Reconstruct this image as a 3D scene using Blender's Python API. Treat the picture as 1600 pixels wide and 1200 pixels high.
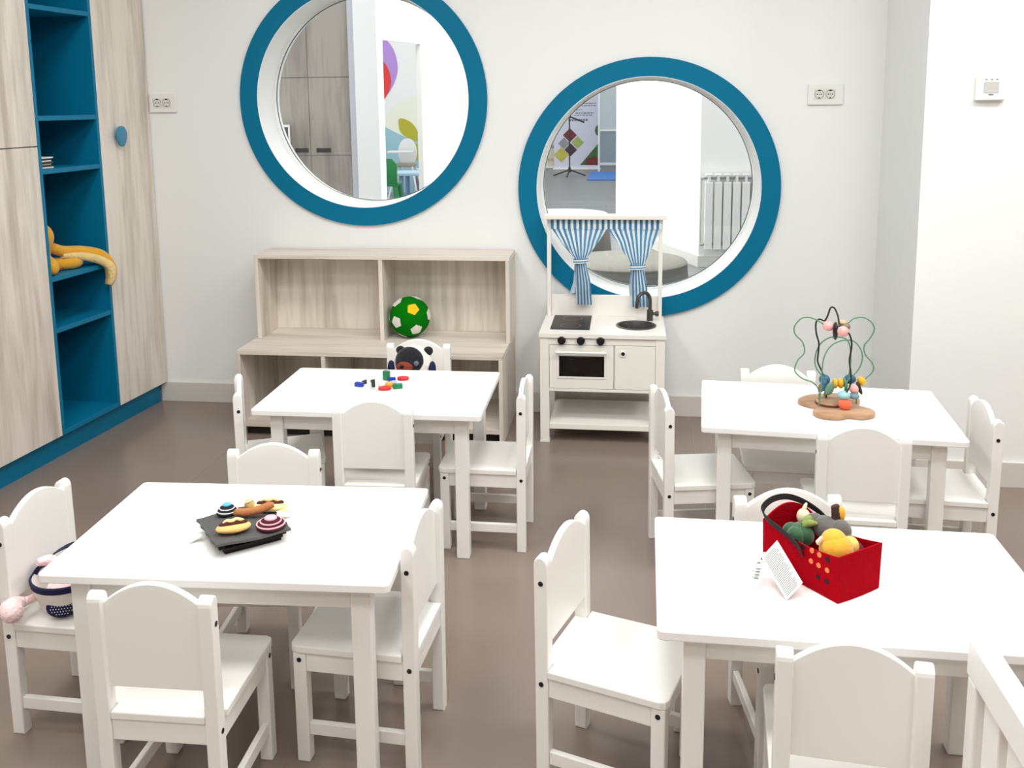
import bpy, bmesh, math, random
from math import pi, sin, cos, radians, sqrt
from mathutils import Vector, Matrix
random.seed(7)
C = bpy.context.scene.collection
for o in list(bpy.data.objects): bpy.data.objects.remove(o)

# ------------------------------------------------------------------ camera
scene = bpy.context.scene
cam_d = bpy.data.cameras.new('camera'); cam = bpy.data.objects.new('camera', cam_d); C.objects.link(cam)
YAW, PITCH, ROLL = 0.12633, 0.15180, -0.01113
fw = Vector((-sin(YAW)*cos(PITCH), cos(YAW)*cos(PITCH), -sin(PITCH)))
rt = Vector((cos(YAW), sin(YAW), 0)); up = rt.cross(fw)
r2 = rt*cos(ROLL)+up*sin(ROLL); u2 = -rt*sin(ROLL)+up*cos(ROLL)
M = Matrix((r2, u2, -fw)).transposed().to_4x4(); M.translation = Vector((2.0621, -4.2796, 1.4674))
cam.matrix_world = M
cam_d.sensor_width = 36; cam_d.sensor_fit = 'HORIZONTAL'; cam_d.lens = 1451.4/1600*36
cam_d.shift_y = -(600-383.5)/1600; cam_d.clip_start = 0.05
scene.camera = cam

# ------------------------------------------------------------------ world, lamps, exposure
w = bpy.data.worlds.new('world'); scene.world = w; w.use_nodes = True
w.node_tree.nodes['Background'].inputs[0].default_value = (0.98, 0.985, 1.0, 1)
w.node_tree.nodes['Background'].inputs[1].default_value = 1.4
def area(name, loc, sx, sy, power, col=(1, 1.0, 0.985), rot=(0, 0, 0)):
    l = bpy.data.lights.new(name, 'AREA'); l.shape = 'RECTANGLE'; l.size = sx; l.size_y = sy
    l.energy = power; l.color = col
    o = bpy.data.objects.new(name, l); C.objects.link(o); o.location = loc; o.rotation_euler = rot
    return o
LP = 13.7
for i, x in enumerate((0.55, 1.95, 3.3)):
    for j, y in enumerate((-1.85, -2.95, -4.3, -5.5)):
        area('ceiling_panel_light', (x, y, 2.86), 0.6, 0.6, LP*(1.2, 1.25, 1.0, 0.7)[j])
area('ceiling_panel_light', (4.25, -1.95, 2.86), 0.6, 0.6, 30)
area('corridor_panel_light', (0.7, 4.7, 3.0), 1.2, 1.2, 120, (1, 0.99, 0.97))
scene.view_settings.view_transform = 'Standard'; scene.view_settings.look = 'None'
scene.view_settings.gamma = 1; scene.view_settings.use_curve_mapping = False
scene.view_settings.exposure = 0.0

# ------------------------------------------------------------------ materials
def lin(c):
    return tuple(((v/255)/12.92 if v/255 <= 0.04045 else ((v/255+0.055)/1.055)**2.4) for v in c)+(1,)
def mat(name, rgb, rough=0.5, metal=0.0, bump=0.0, bscale=60, var=0.0, vscale=8, spec=None, sheen=0):
    m = bpy.data.materials.new(name); m.use_nodes = True
    nt = m.node_tree; b = nt.nodes['Principled BSDF']
    b.inputs['Roughness'].default_value = rough; b.inputs['Metallic'].default_value = metal
    if spec is not None: b.inputs['Specular IOR Level'].default_value = spec
    if sheen: b.inputs['Sheen Weight'].default_value = sheen
    tc = nt.nodes.new('ShaderNodeTexCoord')
    n = nt.nodes.new('ShaderNodeTexNoise'); n.inputs['Scale'].default_value = vscale; n.inputs['Detail'].default_value = 4
    nt.links.new(tc.outputs['Object'], n.inputs['Vector'])
    mx = nt.nodes.new('ShaderNodeMix'); mx.data_type = 'RGBA'
    c = lin(rgb); k = 1-var
    mx.inputs[6].default_value = (c[0]*k, c[1]*k, c[2]*k, 1)
    mx.inputs[7].default_value = (min(1, c[0]*(1+var)), min(1, c[1]*(1+var)), min(1, c[2]*(1+var)), 1)
    nt.links.new(n.outputs['Fac'], mx.inputs[0]); nt.links.new(mx.outputs[2], b.inputs['Base Color'])
    if bump:
        n2 = nt.nodes.new('ShaderNodeTexNoise'); n2.inputs['Scale'].default_value = bscale; n2.inputs['Detail'].default_value = 3
        nt.links.new(tc.outputs['Object'], n2.inputs['Vector'])
        bp = nt.nodes.new('ShaderNodeBump'); bp.inputs['Strength'].default_value = bump; bp.inputs['Distance'].default_value = 0.01
        nt.links.new(n2.outputs['Fac'], bp.inputs['Height']); nt.links.new(bp.outputs['Normal'], b.inputs['Normal'])
    return m
def wood(name, light, dark, scale, rough=0.45, bands=9.0):
    """laminate / timber with streaks; scale = (sx,sy,sz) stretches the grain"""
    m = bpy.data.materials.new(name); m.use_nodes = True
    nt = m.node_tree; b = nt.nodes['Principled BSDF']; b.inputs['Roughness'].default_value = rough
    tc = nt.nodes.new('ShaderNodeTexCoord'); mp = nt.nodes.new('ShaderNodeMapping'); mp.inputs['Scale'].default_value = scale
    nt.links.new(tc.outputs['Object'], mp.inputs['Vector'])
    n1 = nt.nodes.new('ShaderNodeTexNoise'); n1.inputs['Scale'].default_value = bands; n1.inputs['Detail'].default_value = 5; n1.inputs['Distortion'].default_value = 0.6
    n2 = nt.nodes.new('ShaderNodeTexNoise'); n2.inputs['Scale'].default_value = bands*4.5; n2.inputs['Detail'].default_value = 6
    for n in (n1, n2): nt.links.new(mp.outputs['Vector'], n.inputs['Vector'])
    mm = nt.nodes.new('ShaderNodeMath'); mm.operation = 'MULTIPLY_ADD'; mm.inputs[1].default_value = 0.35
    nt.links.new(n2.outputs['Fac'], mm.inputs[0])
    m2 = nt.nodes.new('ShaderNodeMath'); m2.operation = 'MULTIPLY'; m2.inputs[1].default_value = 0.75
    nt.links.new(n1.outputs['Fac'], m2.inputs[0]); nt.links.new(m2.outputs[0], mm.inputs[2])
    cr = nt.nodes.new('ShaderNodeValToRGB'); cr.color_ramp.elements[0].position = 0.38; cr.color_ramp.elements[1].position = 0.62
    cr.color_ramp.elements[0].color = lin(dark); cr.color_ramp.elements[1].color = lin(light)
    nt.links.new(mm.outputs[0], cr.inputs['Fac']); nt.links.new(cr.outputs['Color'], b.inputs['Base Color'])
    return m
def glass_mat(name, tint=(0.96, 0.985, 0.975), gloss=0.055):
    m = bpy.data.materials.new(name); m.use_nodes = True; nt = m.node_tree
    nt.nodes.remove(nt.nodes['Principled BSDF']); out = nt.nodes['Material Output']
    t = nt.nodes.new('ShaderNodeBsdfTransparent'); t.inputs[0].default_value = tint+(1,)
    g = nt.nodes.new('ShaderNodeBsdfGlossy'); g.inputs['Roughness'].default_value = 0.02
    mx = nt.nodes.new('ShaderNodeMixShader'); mx.inputs[0].default_value = gloss
    nt.links.new(t.outputs[0], mx.inputs[1]); nt.links.new(g.outputs[0], mx.inputs[2]); nt.links.new(mx.outputs[0], out.inputs[0])
    return m
def stripe_mat(name, c1, c2, count, translucent=0.45):
    m = bpy.data.materials.new(name); m.use_nodes = True; nt = m.node_tree
    nt.nodes.remove(nt.nodes['Principled BSDF']); out = nt.nodes['Material Output']
    uv = nt.nodes.new('ShaderNodeUVMap'); uv.uv_map = 'UVMap'
    sp = nt.nodes.new('ShaderNodeSeparateXYZ'); nt.links.new(uv.outputs[0], sp.inputs[0])
    m1 = nt.nodes.new('ShaderNodeMath'); m1.operation = 'MULTIPLY'; m1.inputs[1].default_value = count; nt.links.new(sp.outputs[0], m1.inputs[0])
    m2 = nt.nodes.new('ShaderNodeMath'); m2.operation = 'FRACT'; nt.links.new(m1.outputs[0], m2.inputs[0])
    m3 = nt.nodes.new('ShaderNodeMath'); m3.operation = 'GREATER_THAN'; m3.inputs[1].default_value = 0.5; nt.links.new(m2.outputs[0], m3.inputs[0])
    mx = nt.nodes.new('ShaderNodeMix'); mx.data_type = 'RGBA'; mx.inputs[6].default_value = lin(c1); mx.inputs[7].default_value = lin(c2)
    nt.links.new(m3.outputs[0], mx.inputs[0])
    d = nt.nodes.new('ShaderNodeBsdfDiffuse'); t = nt.nodes.new('ShaderNodeBsdfTranslucent')
    nt.links.new(mx.outputs[2], d.inputs[0]); nt.links.new(mx.outputs[2], t.inputs[0])
    ms = nt.nodes.new('ShaderNodeMixShader'); ms.inputs[0].default_value = translucent
    nt.links.new(d.outputs[0], ms.inputs[1]); nt.links.new(t.outputs[0], ms.inputs[2]); nt.links.new(ms.outputs[0], out.inputs[0])
    return m

WALL = mat('wall_paint', (238, 240, 239), 0.75, bump=0.05, bscale=180, var=0.012, vscale=3)
CEIL = mat('ceiling_paint', (240, 240, 238), 0.9)
SKIRT = mat('skirting_paint', (214, 209, 203), 0.5, var=0.02)
FLOOR = mat('polished_floor', (133, 119, 110), 0.24, bump=0.03, bscale=5, var=0.12, vscale=2.2, spec=0.45)
TEAL = mat('teal_lacquer', (0, 112, 148), 0.5, var=0.02, spec=0.15)
TEALS = mat('teal_board', (0, 116, 154), 0.45, var=0.03, spec=0.3)
KNOB = mat('knob_blue', (62, 132, 166), 0.35)
LAMV = wood('ash_laminate_upright', (232, 224, 214), (190, 180, 168), (1, 1, 0.09), 0.45, 9)
LAMH = wood('ash_laminate_lengthwise', (230, 222, 212), (192, 182, 170), (0.09, 1, 1), 0.45, 9)
LAMG = wood('grey_laminate', (168, 160, 151), (128, 120, 112), (1, 1, 0.09), 0.5, 6)
GAPM = mat('dark_gap', (40, 36, 33), 0.8)
WHITE = mat('white_lacquer', (244, 242, 238), 0.35, bump=0.015, bscale=90, var=0.01)
TOPW = mat('white_tabletop', (250, 249, 247), 0.3, var=0.004)
CAP = mat('black_plastic', (14, 13, 13), 0.4)
PLATE = mat('white_plastic', (236, 236, 232), 0.35)
SOCK = mat('socket_plastic', (222, 222, 216), 0.4)
GLASS = glass_mat('window_glass')
GEDGE = mat('glass_edge', (78, 98, 98), 0.2)
REVEAL = mat('reveal_paint', (240, 241, 240), 0.6)

# ------------------------------------------------------------------ mesh helpers
def join(bm, src, mx=None):
    if mx is not None: bmesh.ops.transform(src, matrix=mx, verts=src.verts)
    me = bpy.data.meshes.new('tmp'); src.to_mesh(me); src.free(); bm.from_mesh(me); bpy.data.meshes.remove(me)
    return bm
def new(): return bmesh.new()
def box(x0, x1, y0, y1, z0, z1, bev=0.0, seg=2, bm=None, rot=None):
    b = bmesh.new(); bmesh.ops.create_cube(b, size=1)
    bmesh.ops.scale(b, vec=(abs(x1-x0), abs(y1-y0), abs(z1-z0)), verts=b.verts)
    if bev: bmesh.ops.bevel(b, geom=b.edges[:], offset=bev, segments=seg, affect='EDGES', profile=0.5)
    m = Matrix.Translation(((x0+x1)/2, (y0+y1)/2, (z0+z1)/2))
    if rot is not None: m = m @ rot
    bmesh.ops.transform(b, matrix=m, verts=b.verts)
    if bm is None: return b
    return join(bm, b)
def cyl(p0, p1, r0, r1=None, n=24, bm=None, bev=0.0):
    r1 = r0 if r1 is None else r1
    p0 = Vector(p0); p1 = Vector(p1); d = p1-p0
    b = bmesh.new(); bmesh.ops.create_cone(b, cap_ends=True, segments=n, radius1=r0, radius2=r1, depth=d.length)
    if bev: bmesh.ops.bevel(b, geom=[e for e in b.edges if any(len(f.verts) > 4 for f in e.link_faces)], offset=bev, segments=2, affect='EDGES')
    m = Matrix.Translation((p0+p1)/2) @ d.to_track_quat('Z', 'Y').to_matrix().to_4x4()
    bmesh.ops.transform(b, matrix=m, verts=b.verts)
    return b if bm is None else join(bm, b)
def ball(c, r, sc=(1, 1, 1), bm=None, rot=None, u=24, v=16):
    b = bmesh.new(); bmesh.ops.create_uvsphere(b, u_segments=u, v_segments=v, radius=r)
    bmesh.ops.scale(b, vec=sc, verts=b.verts)
    m = Matrix.Translation(c)
    if rot is not None: m = m @ rot
    bmesh.ops.transform(b, matrix=m, verts=b.verts)
    return b if bm is None else join(bm, b)
def lathe(prof, n=32, bm=None, mx=None, closed=False):
    b = bmesh.new(); rings = []
    for r, z in prof:
        rings.append([b.verts.new((r*cos(2*pi*i/n), r*sin(2*pi*i/n), z)) for i in range(n)] if r > 1e-6 else [b.verts.new((0, 0, z))])
    for a, c in zip(rings, rings[1:]):
        for i in range(n):
            j = (i+1) % n
            if len(a) == 1 and len(c) == 1: continue
            if len(a) == 1: b.faces.new((a[0], c[j], c[i]))
            elif len(c) == 1: b.faces.new((a[i], a[j], c[0]))
            else: b.faces.new((a[i], a[j], c[j], c[i]))
    bmesh.ops.recalc_face_normals(b, faces=b.faces)
    if mx is not None: bmesh.ops.transform(b, matrix=mx, verts=b.verts)
    return b if bm is None else join(bm, b)
def spline(pts, sub=6, closed=False):
    P = [Vector(p) for p in pts]; n = len(P); out = []
    for i in range(n if closed else n-1):
        if closed: a, b, c, d = P[i-1], P[i], P[(i+1) % n], P[(i+2) % n]
        else: a, b, c, d = P[max(i-1, 0)], P[i], P[i+1], P[min(i+2, n-1)]
        for k in range(sub):
            t = k/sub
            out.append(0.5*((2*b)+(c-a)*t+(2*a-5*b+4*c-d)*t*t+(3*b-a-3*c+d)*t**3))
    if not closed: out.append(P[-1])
    return out
def tube(pts, r, n=10, sub=6, bm=None, smoothpath=True, closed=False):
    """round sweep; r is a number or a list (one radius per given point)"""
    path = spline(pts, sub, closed) if smoothpath else [Vector(p) for p in pts]
    m = len(path)
    if isinstance(r, (list, tuple)):
        k = len(r); rad = []
        for i in range(m):
            f = i/(m-1)*(k-1); a = min(int(f), k-2); rad.append(r[a]+(r[a+1]-r[a])*(f-a))
    else: rad = [r]*m
    b = bmesh.new(); rings = []; nrm = None
    for i in range(m):
        if closed: t = path[(i+1) % m]-path[i-1]
        else: t = path[min(i+1, m-1)]-path[max(i-1, 0)]
        t = t.normalized() if t.length > 1e-9 else Vector((0, 0, 1))
        if nrm is None:
            nrm = t.orthogonal().normalized()
        else:
            nrm = nrm-t*nrm.dot(t); nrm = nrm.normalized() if nrm.length > 1e-6 else t.orthogonal().normalized()
        bi = t.cross(nrm)
        rings.append([b.verts.new(path[i]+(nrm*cos(2*pi*j/n)+bi*sin(2*pi*j/n))*rad[i]) for j in range(n)])
    pairs = list(zip(rings, rings[1:]))
    if closed: pairs.append((rings[-1], rings[0]))
    for a, c in pairs:
        for j in range(n): b.faces.new((a[j], a[(j+1) % n], c[(j+1) % n], c[j]))
    if not closed:
        for ring, s in ((rings[0], 1), (rings[-1], -1)):
            b.faces.new(ring[::-1] if s > 0 else ring)
    bmesh.ops.recalc_face_normals(b, faces=b.faces)
    return b if bm is None else join(bm, b)
def prism(poly, z0, z1, axis='z', bev=0.0, bm=None):
    """extrude a 2D outline: axis z -> (x,y) ; axis y -> (x,z) from y=z0..z1 ; axis x -> (y,z)"""
    b = bmesh.new()
    def P(p, h):
        return {'z': (p[0], p[1], h), 'y': (p[0], h, p[1]), 'x': (h, p[0], p[1])}[axis]
    lo = [b.verts.new(P(p, z0)) for p in poly]; hi = [b.verts.new(P(p, z1)) for p in poly]
    fl = b.faces.new(lo); fh = b.faces.new(hi)
    n = len(poly)
    for i in range(n): b.faces.new((lo[i], lo[(i+1) % n], hi[(i+1) % n], hi[i]))
    bmesh.ops.recalc_face_normals(b, faces=b.faces)
    if bev:
        ed = list(set(fl.edges[:]+fh.edges[:]))
        bmesh.ops.bevel(b, geom=ed, offset=bev, segments=2, affect='EDGES', profile=0.5)
    return b if bm is None else join(bm, b)
def ring_disc(cx, cz, ri, ro, y0, y1, n=96, bm=None):
    b = bmesh.new(); R = []
    for (r, y) in ((ri, y0), (ro, y0), (ro, y1), (ri, y1)):
        R.append([b.verts.new((cx+r*cos(2*pi*i/n), y, cz+r*sin(2*pi*i/n))) for i in range(n)])
    for k in range(4):
        a, c = R[k], R[(k+1) % 4]
        for i in range(n): b.faces.new((a[i], a[(i+1) % n], c[(i+1) % n], c[i]))
    bmesh.ops.recalc_face_normals(b, faces=b.faces)
    return b if bm is None else join(bm, b)
def roundrect(x0, x1, y0, y1, r, n=5):
    out = []
    for cx, cy, a0 in ((x1-r, y1-r, 0), (x0+r, y1-r, 90), (x0+r, y0+r, 180), (x1-r, y0+r, 270)):
        for k in range(n+1):
            a = radians(a0+90*k/n); out.append((cx+r*cos(a), cy+r*sin(a)))
    return out
def obj(name, bm, m, parent=None, smooth=False, label=None):
    me = bpy.data.meshes.new(name); bm.to_mesh(me); bm.free(); me.materials.append(m)
    if smooth:
        for p in me.polygons: p.use_smooth = True
        try: me.set_sharp_from_angle(angle=radians(42))
        except Exception: pass
    o = bpy.data.objects.new(name, me); C.objects.link(o)
    if parent: o.parent = parent
    if label: o['label'] = label
    return o
def tag(o, label, cat, group=None, kind=None):
    o['label'] = label; o['category'] = cat
    if group: o['group'] = group
    if kind: o['kind'] = kind
    return o
def thing(name, label, cat, loc=(0, 0, 0), rz=0.0, group=None):
    o = bpy.data.objects.new(name, None); C.objects.link(o); o.empty_display_size = 0.05
    o.location = loc; o.rotation_euler = (0, 0, rz)
    return tag(o, label, cat, group)
def struct(name, bm, m, parent=None, smooth=False, label=None):
    o = obj(name, bm, m, parent, smooth)
    if not parent:
        o['kind'] = 'structure'
        if label: o['label'] = label
    return o
def dup(root, loc, rz, label, group=None):
    r = root.copy(); C.objects.link(r); r.location = loc; r.rotation_euler = (0, 0, rz); r['label'] = label
    if group: r['group'] = group
    for ch in list(root.children):
        c = ch.copy(); C.objects.link(c); c.parent = r
        for g in list(ch.children):
            d = g.copy(); C.objects.link(d); d.parent = c
    return r
RX = lambda a: Matrix.Rotation(a, 4, 'X')
RY = lambda a: Matrix.Rotation(a, 4, 'Y')
RZ = lambda a: Matrix.Rotation(a, 4, 'Z')

# ================================================================== SETTING
CW1 = (0.820, 1.492); CW2 = (2.145, 1.074); RIN = 0.507; ROUT = 0.592
struct('floor', box(-1.0, 5.2, -6.6, 0.0, -0.06, 0.0), FLOOR, label='polished grey-brown vinyl floor')
seams = new()
for xx in (0.35, 2.35, 4.35): box(xx-0.0012, xx+0.0012, -6.6, 0, 0, 0.0006, bm=seams)
struct('trim_1', seams, mat('floor_weld', (146, 134, 125), 0.4), label='weld seams of the vinyl floor')
# back wall as a plate with two round holes
def wall_with_holes(x0, x1, z0, z1, y0, y1, holes):
    n = 96
    b = bmesh.new()
    # split the wall into one cell per hole plus fillers, each cell a square-with-circle
    cells = [(-1.0, 1.45, holes[0]), (1.45, 5.2, holes[1])]
    for cx0, cx1, (hx, hz, hr) in cells:
        for y, flip in ((y0, False), (y1, True)):
            cir = [b.verts.new((hx+hr*cos(2*pi*i/n), y, hz+hr*sin(2*pi*i/n))) for i in range(n)]
            outr = []
            for i in range(n):
                dx, dz = cos(2*pi*i/n), sin(2*pi*i/n)
                ts = []
                if dx > 1e-9: ts.append((cx1-hx)/dx)
                if dx < -1e-9: ts.append((cx0-hx)/dx)
                if dz > 1e-9: ts.append((z1-hz)/dz)
                if dz < -1e-9: ts.append((z0-hz)/dz)
                t = min(ts); outr.append(b.verts.new((hx+dx*t, y, hz+dz*t)))
            corners = [(cx0, z0), (cx1, z0), (cx1, z1), (cx0, z1)]
            for i in range(n):
                j = (i+1) % n; f = [cir[i], outr[i], outr[j], cir[j]]
                a, c = outr[i].co, outr[j].co
                if abs(a.x-c.x) > 1e-6 and abs(a.z-c.z) > 1e-6:
                    k = min(corners, key=lambda p: abs(p[0]-(a.x+c.x)/2)+abs(p[1]-(a.z+c.z)/2))
                    f = [cir[i], outr[i], b.verts.new((k[0], y, k[1])), outr[j], cir[j]]
                b.faces.new(f if flip else f[::-1])
    bmesh.ops.recalc_face_normals(b, faces=b.faces)
    return b
WT = 0.26
wall_back = struct('wall_back', wall_with_holes(-1.0, 5.2, 0, 3.0, 0.0, WT, [(CW1[0], CW1[1], RIN+0.004), (CW2[0], CW2[1], RIN+0.004)]), WALL, label='off-white plastered back wall with two round windows')
struct('ceiling', box(-1.0, 5.2, -6.6, WT, 2.9, 2.98), CEIL, label='white ceiling')
struct('wall_left', box(-1.1, -1.0, -6.6, 0.0, 0, 2.95), WALL, label='white wall behind the cabinets')
REARW = mat('rear_wall_paint', (176, 168, 158), 0.8)
struct('wall_rear', box(-1.0, 5.2, -6.7, -6.6, 0, 2.95), REARW, label='beige wall behind the viewer')
struct('wall_right', prism([(3.163, 0.0), (3.128, -0.70), (5.2, -0.70), (5.2, 0.0)], 0, 2.9), WALL, label='bright white wall projection on the right')
struct('wall_side', box(5.2, 5.3, -6.6, 0.0, 0, 2.95), REARW, label='beige side wall')
struct('baseboard_back', box(-0.271, 3.165, -0.012, 0.0, 0.0, 0.100, 0.002), SKIRT, label='pale grey skirting along the back wall')
struct('baseboard_right', prism([(3.153, -0.012), (3.117, -0.712), (5.2, -0.712), (5.2, -0.70), (3.128, -0.70), (3.163, -0.012)], 0.0, 0.097), SKIRT, label='pale grey skirting around the wall projection')

def round_window(name, cx, cz, label):
    o = struct(name, ring_disc(cx, cz, RIN, ROUT, -0.016, -0.001, 128), TEAL, smooth=True, label=label)
    r = ring_disc(cx, cz, RIN-0.002, RIN+0.004, -0.0155, WT+0.004, 128)
    obj('window_reveal', r, REVEAL, o, smooth=True, label='white round reveal')
    rim = ring_disc(cx, cz, RIN-0.012, RIN-0.002, 0.196, 0.212, 128)
    obj('glazing_bead', rim, REVEAL, o, smooth=True)
    seal = ring_disc(cx, cz, RIN-0.0155, RIN-0.012, 0.1975, 0.2045, 128)
    obj('glass_seal', seal, GEDGE, o, smooth=True, label='thin dark glass edge')
    b = bmesh.new(); n = 96
    b.faces.new([b.verts.new((cx+(RIN-0.012)*cos(2*pi*i/n), 0.203, cz+(RIN-0.012)*sin(2*pi*i/n))) for i in range(n)])
    obj('glass_pane', b, GLASS, o, label='clear round glass pane')
    return o
round_window('window_1', *CW1, 'upper left round window with a teal ring frame')
round_window('window_2', *CW2, 'lower right round window with a teal ring frame behind the toy kitchen')

# ================================================================== TABLES
def make_table():
    t = thing('play_table', '', 'table')
    L, D, H = 0.376, 0.243, 0.5
    b = prism(roundrect(-L, L, -D, D, 0.012), H-0.020, H, bev=0.003)
    obj('tabletop', b, TOPW, t)
    for sx in (-1, 1):
        for sy in (-1, 1):
            x, y = sx*(L-0.071), sy*(D-0.058)
            obj('leg', box(x-0.021, x+0.021, y-0.020, y+0.020, 0, H-0.0205, 0.003), WHITE, t)
    for sy in (-1, 1):
        y = sy*(D-0.055)
        obj('apron', box(-L+0.092, L-0.092, y-0.009, y+0.009, H-0.079, H-0.0205, 0.002), WHITE, t)
    for sx in (-1, 1):
        x = sx*(L-0.068)
        obj('apron', box(x-0.009, x+0.009, -D+0.079, D-0.079, H-0.079, H-0.0205, 0.002), WHITE, t)
    return t
TABLES = [(1.197, -2.336, 0.045, 'white rectangular play table at front left, under the felt grill toy'),
          (1.228, -1.280, 0.010, 'white rectangular play table nearest the bookshelf, holding small coloured plastic pieces'),
          (2.677, -1.338, -0.078, 'white rectangular play table near the right wall, holding the wire bead maze'),
          (2.500, -2.432, -0.016, 'white rectangular play table at front right, under the red felt basket')]
t0 = make_table()
for i, (x, y, r, lb) in enumerate(TABLES):
    if i == 0: t0.location = (x, y, 0); t0.rotation_euler = (0, 0, r); t0['label'] = lb; t0['group'] = 'white play tables'
    else: dup(t0, (x, y, 0), r, lb, 'white play tables')

# ================================================================== CHAIRS
def make_chair():
    t = thing('child_chair', '', 'chair')
    W, R0, F0, H = 0.127, 0.142, -0.142, 0.536
    lw, ld = 0.029, 0.030
    # seat: rounded front corners, notched around the rear posts
    s = [(-W-0.004, F0-0.006+0.016), (-W-0.004+0.005, F0-0.006+0.005), (-W+0.012, F0-0.006), (W-0.012, F0-0.006), (W+0.004-0.005, F0-0.001), (W+0.004, F0+0.010),
         (W+0.004, R0-ld-0.001), (W-lw-0.001, R0-ld-0.001), (W-lw-0.001, R0-0.002), (-W+lw+0.001, R0-0.002), (-W+lw+0.001, R0-ld-0.001), (-W-0.004, R0-ld-0.001)]
    obj('seat', prism(s, 0.268, 0.286, bev=0.003), WHITE, t)
    # backrest with arched top
    x0 = W-lw+0.002; pts = [(-x0, 0.335), (x0, 0.335), (x0, 0.512)]
    for k in range(1, 24):
        a = 1-2*k/24; pts.append((x0*a, 0.512+0.043*(1-a*a)))
    pts.append((-x0, 0.512))
    obj('backrest', prism(pts, 0.116, 0.131, 'y', bev=0.002), WHITE, t)
    for sx in (-1, 1):
        # rear post: leans back a touch above the seat, rounded crest
        xo, xi = sx*W, sx*(W-lw)
        prof = [(R0-ld, 0), (R0-0.001, 0), (R0, 0.27), (R0+0.002, H-0.018)]
        for k in range(1, 8):
            a = pi*k/8; prof.append((R0-ld/2+0.002+ld/2*cos(a), H-0.018+0.018*sin(a)))
        prof += [(R0-ld+0.002, H-0.018), (R0-ld, 0.27)]
        leg = obj('leg', prism(prof, min(xo, xi), max(xo, xi), 'x', bev=0.003), WHITE, t)
        for z in (0.478, 0.250):
            obj('screw_cap', cyl((xo-sx*0.001, R0-ld/2+0.0005, z), (xo+sx*0.0012, R0-ld/2+0.0005, z), 0.0055, n=14), CAP, leg, label='black screw cap')
        fl = obj('leg', box(min(xo, xi), max(xo, xi), F0, F0+ld, 0, 0.2675, 0.003), WHITE, t)
        obj('screw_cap', cyl((xo-sx*0.001, F0+ld/2, 0.250), (xo+sx*0.0012, F0+ld/2, 0.250), 0.0055, n=14), CAP, fl, label='black screw cap')
        xr = sx*(W-0.011)
        obj('seat_rail', box(xr-0.008, xr+0.008, F0+ld, R0-ld, 0.222, 0.2675, 0.002), WHITE, t)
        obj('stretcher', box(xr-0.008-sx*0.002, xr+0.006-sx*0.002, F0+ld, R0-ld, 0.064, 0.094, 0.002), WHITE, t)
    obj('seat_rail', box(-W+lw, W-lw, F0+0.006, F0+0.022, 0.222, 0.2675, 0.002), WHITE, t)
    obj('seat_rail', box(-W+lw, W-lw, R0-0.022, R0-0.006, 0.222, 0.2675, 0.002), WHITE, t)
    return t
CH = [
 (1.146, -2.573, 181.0, "white wooden child's chair seen from behind at the felt grill table"),
 (1.110, -2.072, 4.9, "white wooden child's chair on the far side of the felt grill table, facing us"),
 (0.765, -2.314, 88.4, "white wooden child's chair at far left holding the plush bunny bag"),
 (1.477, -2.334, -93.4, "white wooden child's chair tucked sideways under the right end of the felt grill table"),
 (1.269, -1.444, 182.5, "white wooden child's chair with its back to us at the table of coloured plastic pieces"),
 (1.247, -0.921, 1.5, "white wooden child's chair in front of the bookshelf, with a plush puppy bag on it"),
 (0.867, -1.322, 112.5, "white wooden child's chair turned askew left of the table of coloured plastic pieces"),
 (1.593, -1.295, -90.1, "white wooden child's chair side-on at the right end of the table of coloured plastic pieces"),
 (2.578, -1.170, -2.6, "white wooden child's chair behind the bead maze table, only its back rising above the top"),
 (2.297, -1.350, 100.3, "white wooden child's chair left of the bead maze table, near the toy kitchen"),
 (3.017, -1.396, -93.0, "white wooden child's chair right of the bead maze table, against the bright wall"),
 (2.729, -1.545, 177.6, "white wooden child's chair seen from behind at the bead maze table"),
 (2.458, -2.243, 7.0, "white wooden child's chair behind the red felt basket on the front right table"),
 (2.459, -2.639, 174.5, "white wooden child's chair nearest us, its back toward us before the red felt basket table"),
 (2.047, -2.403, 71.6, "white wooden child's chair turned askew at the left end of the red felt basket table"),
]
c0 = make_chair()
for i, (x, y, a, lb) in enumerate(CH):
    if i == 0: c0.location = (x, y, 0); c0.rotation_euler = (0, 0, radians(a)); c0['label'] = lb; c0['group'] = 'white child chairs around the play tables'
    else: dup(c0, (x, y, 0), radians(a), lb, 'white child chairs around the play tables')

# ================================================================== CABINET WALL
CR = radians(-4.715); CO = (-0.238, -0.004, 0)
ct = thing('tall_cabinet', 'tall ash laminate cabinet in the corner with a blue pick-shaped knob', 'cabinet', CO, CR)
obj('body', box(-0.56, -0.021, -0.385, -0.06, 0.10, 2.6), LAMV, ct)
obj('plinth', box(-0.10, -0.036, -0.386, -0.014, 0.0, 0.0995), TEALS, ct, label='teal plinth')
dr = obj('door', box(-0.019, 0.0, -0.385, -0.001, 0.101, 2.6, 0.0012, 1), LAMV, ct)
pk = [(-0.268+0.034*cos(2*pi*k/40)*(1+0.20*sin(2*pi*k/40)), 1.338+0.047*sin(2*pi*k/40)) for k in range(40)]
obj('knob', prism(pk, 0.018, 0.032, 'x', bev=0.004), KNOB, dr, smooth=True, label='blue rounded pick-shaped knob')
obj('knob_stem', cyl((0.0, -0.268, 1.338), (0.019, -0.268, 1.338), 0.014), KNOB, dr, smooth=True)
cb = thing('open_cabinet', 'teal open shelf column between the two ash laminate cabinets', 'cabinet', CO, CR)
obj('plinth', box(-0.50, -0.036, -0.7865, -0.3865, 0.0, 0.0995), TEALS, cb)
obj('side_panel', box(-0.56, 0.0, -0.404, -0.388, 0.100, 2.6, 0.001, 1), TEALS, cb)
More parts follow.
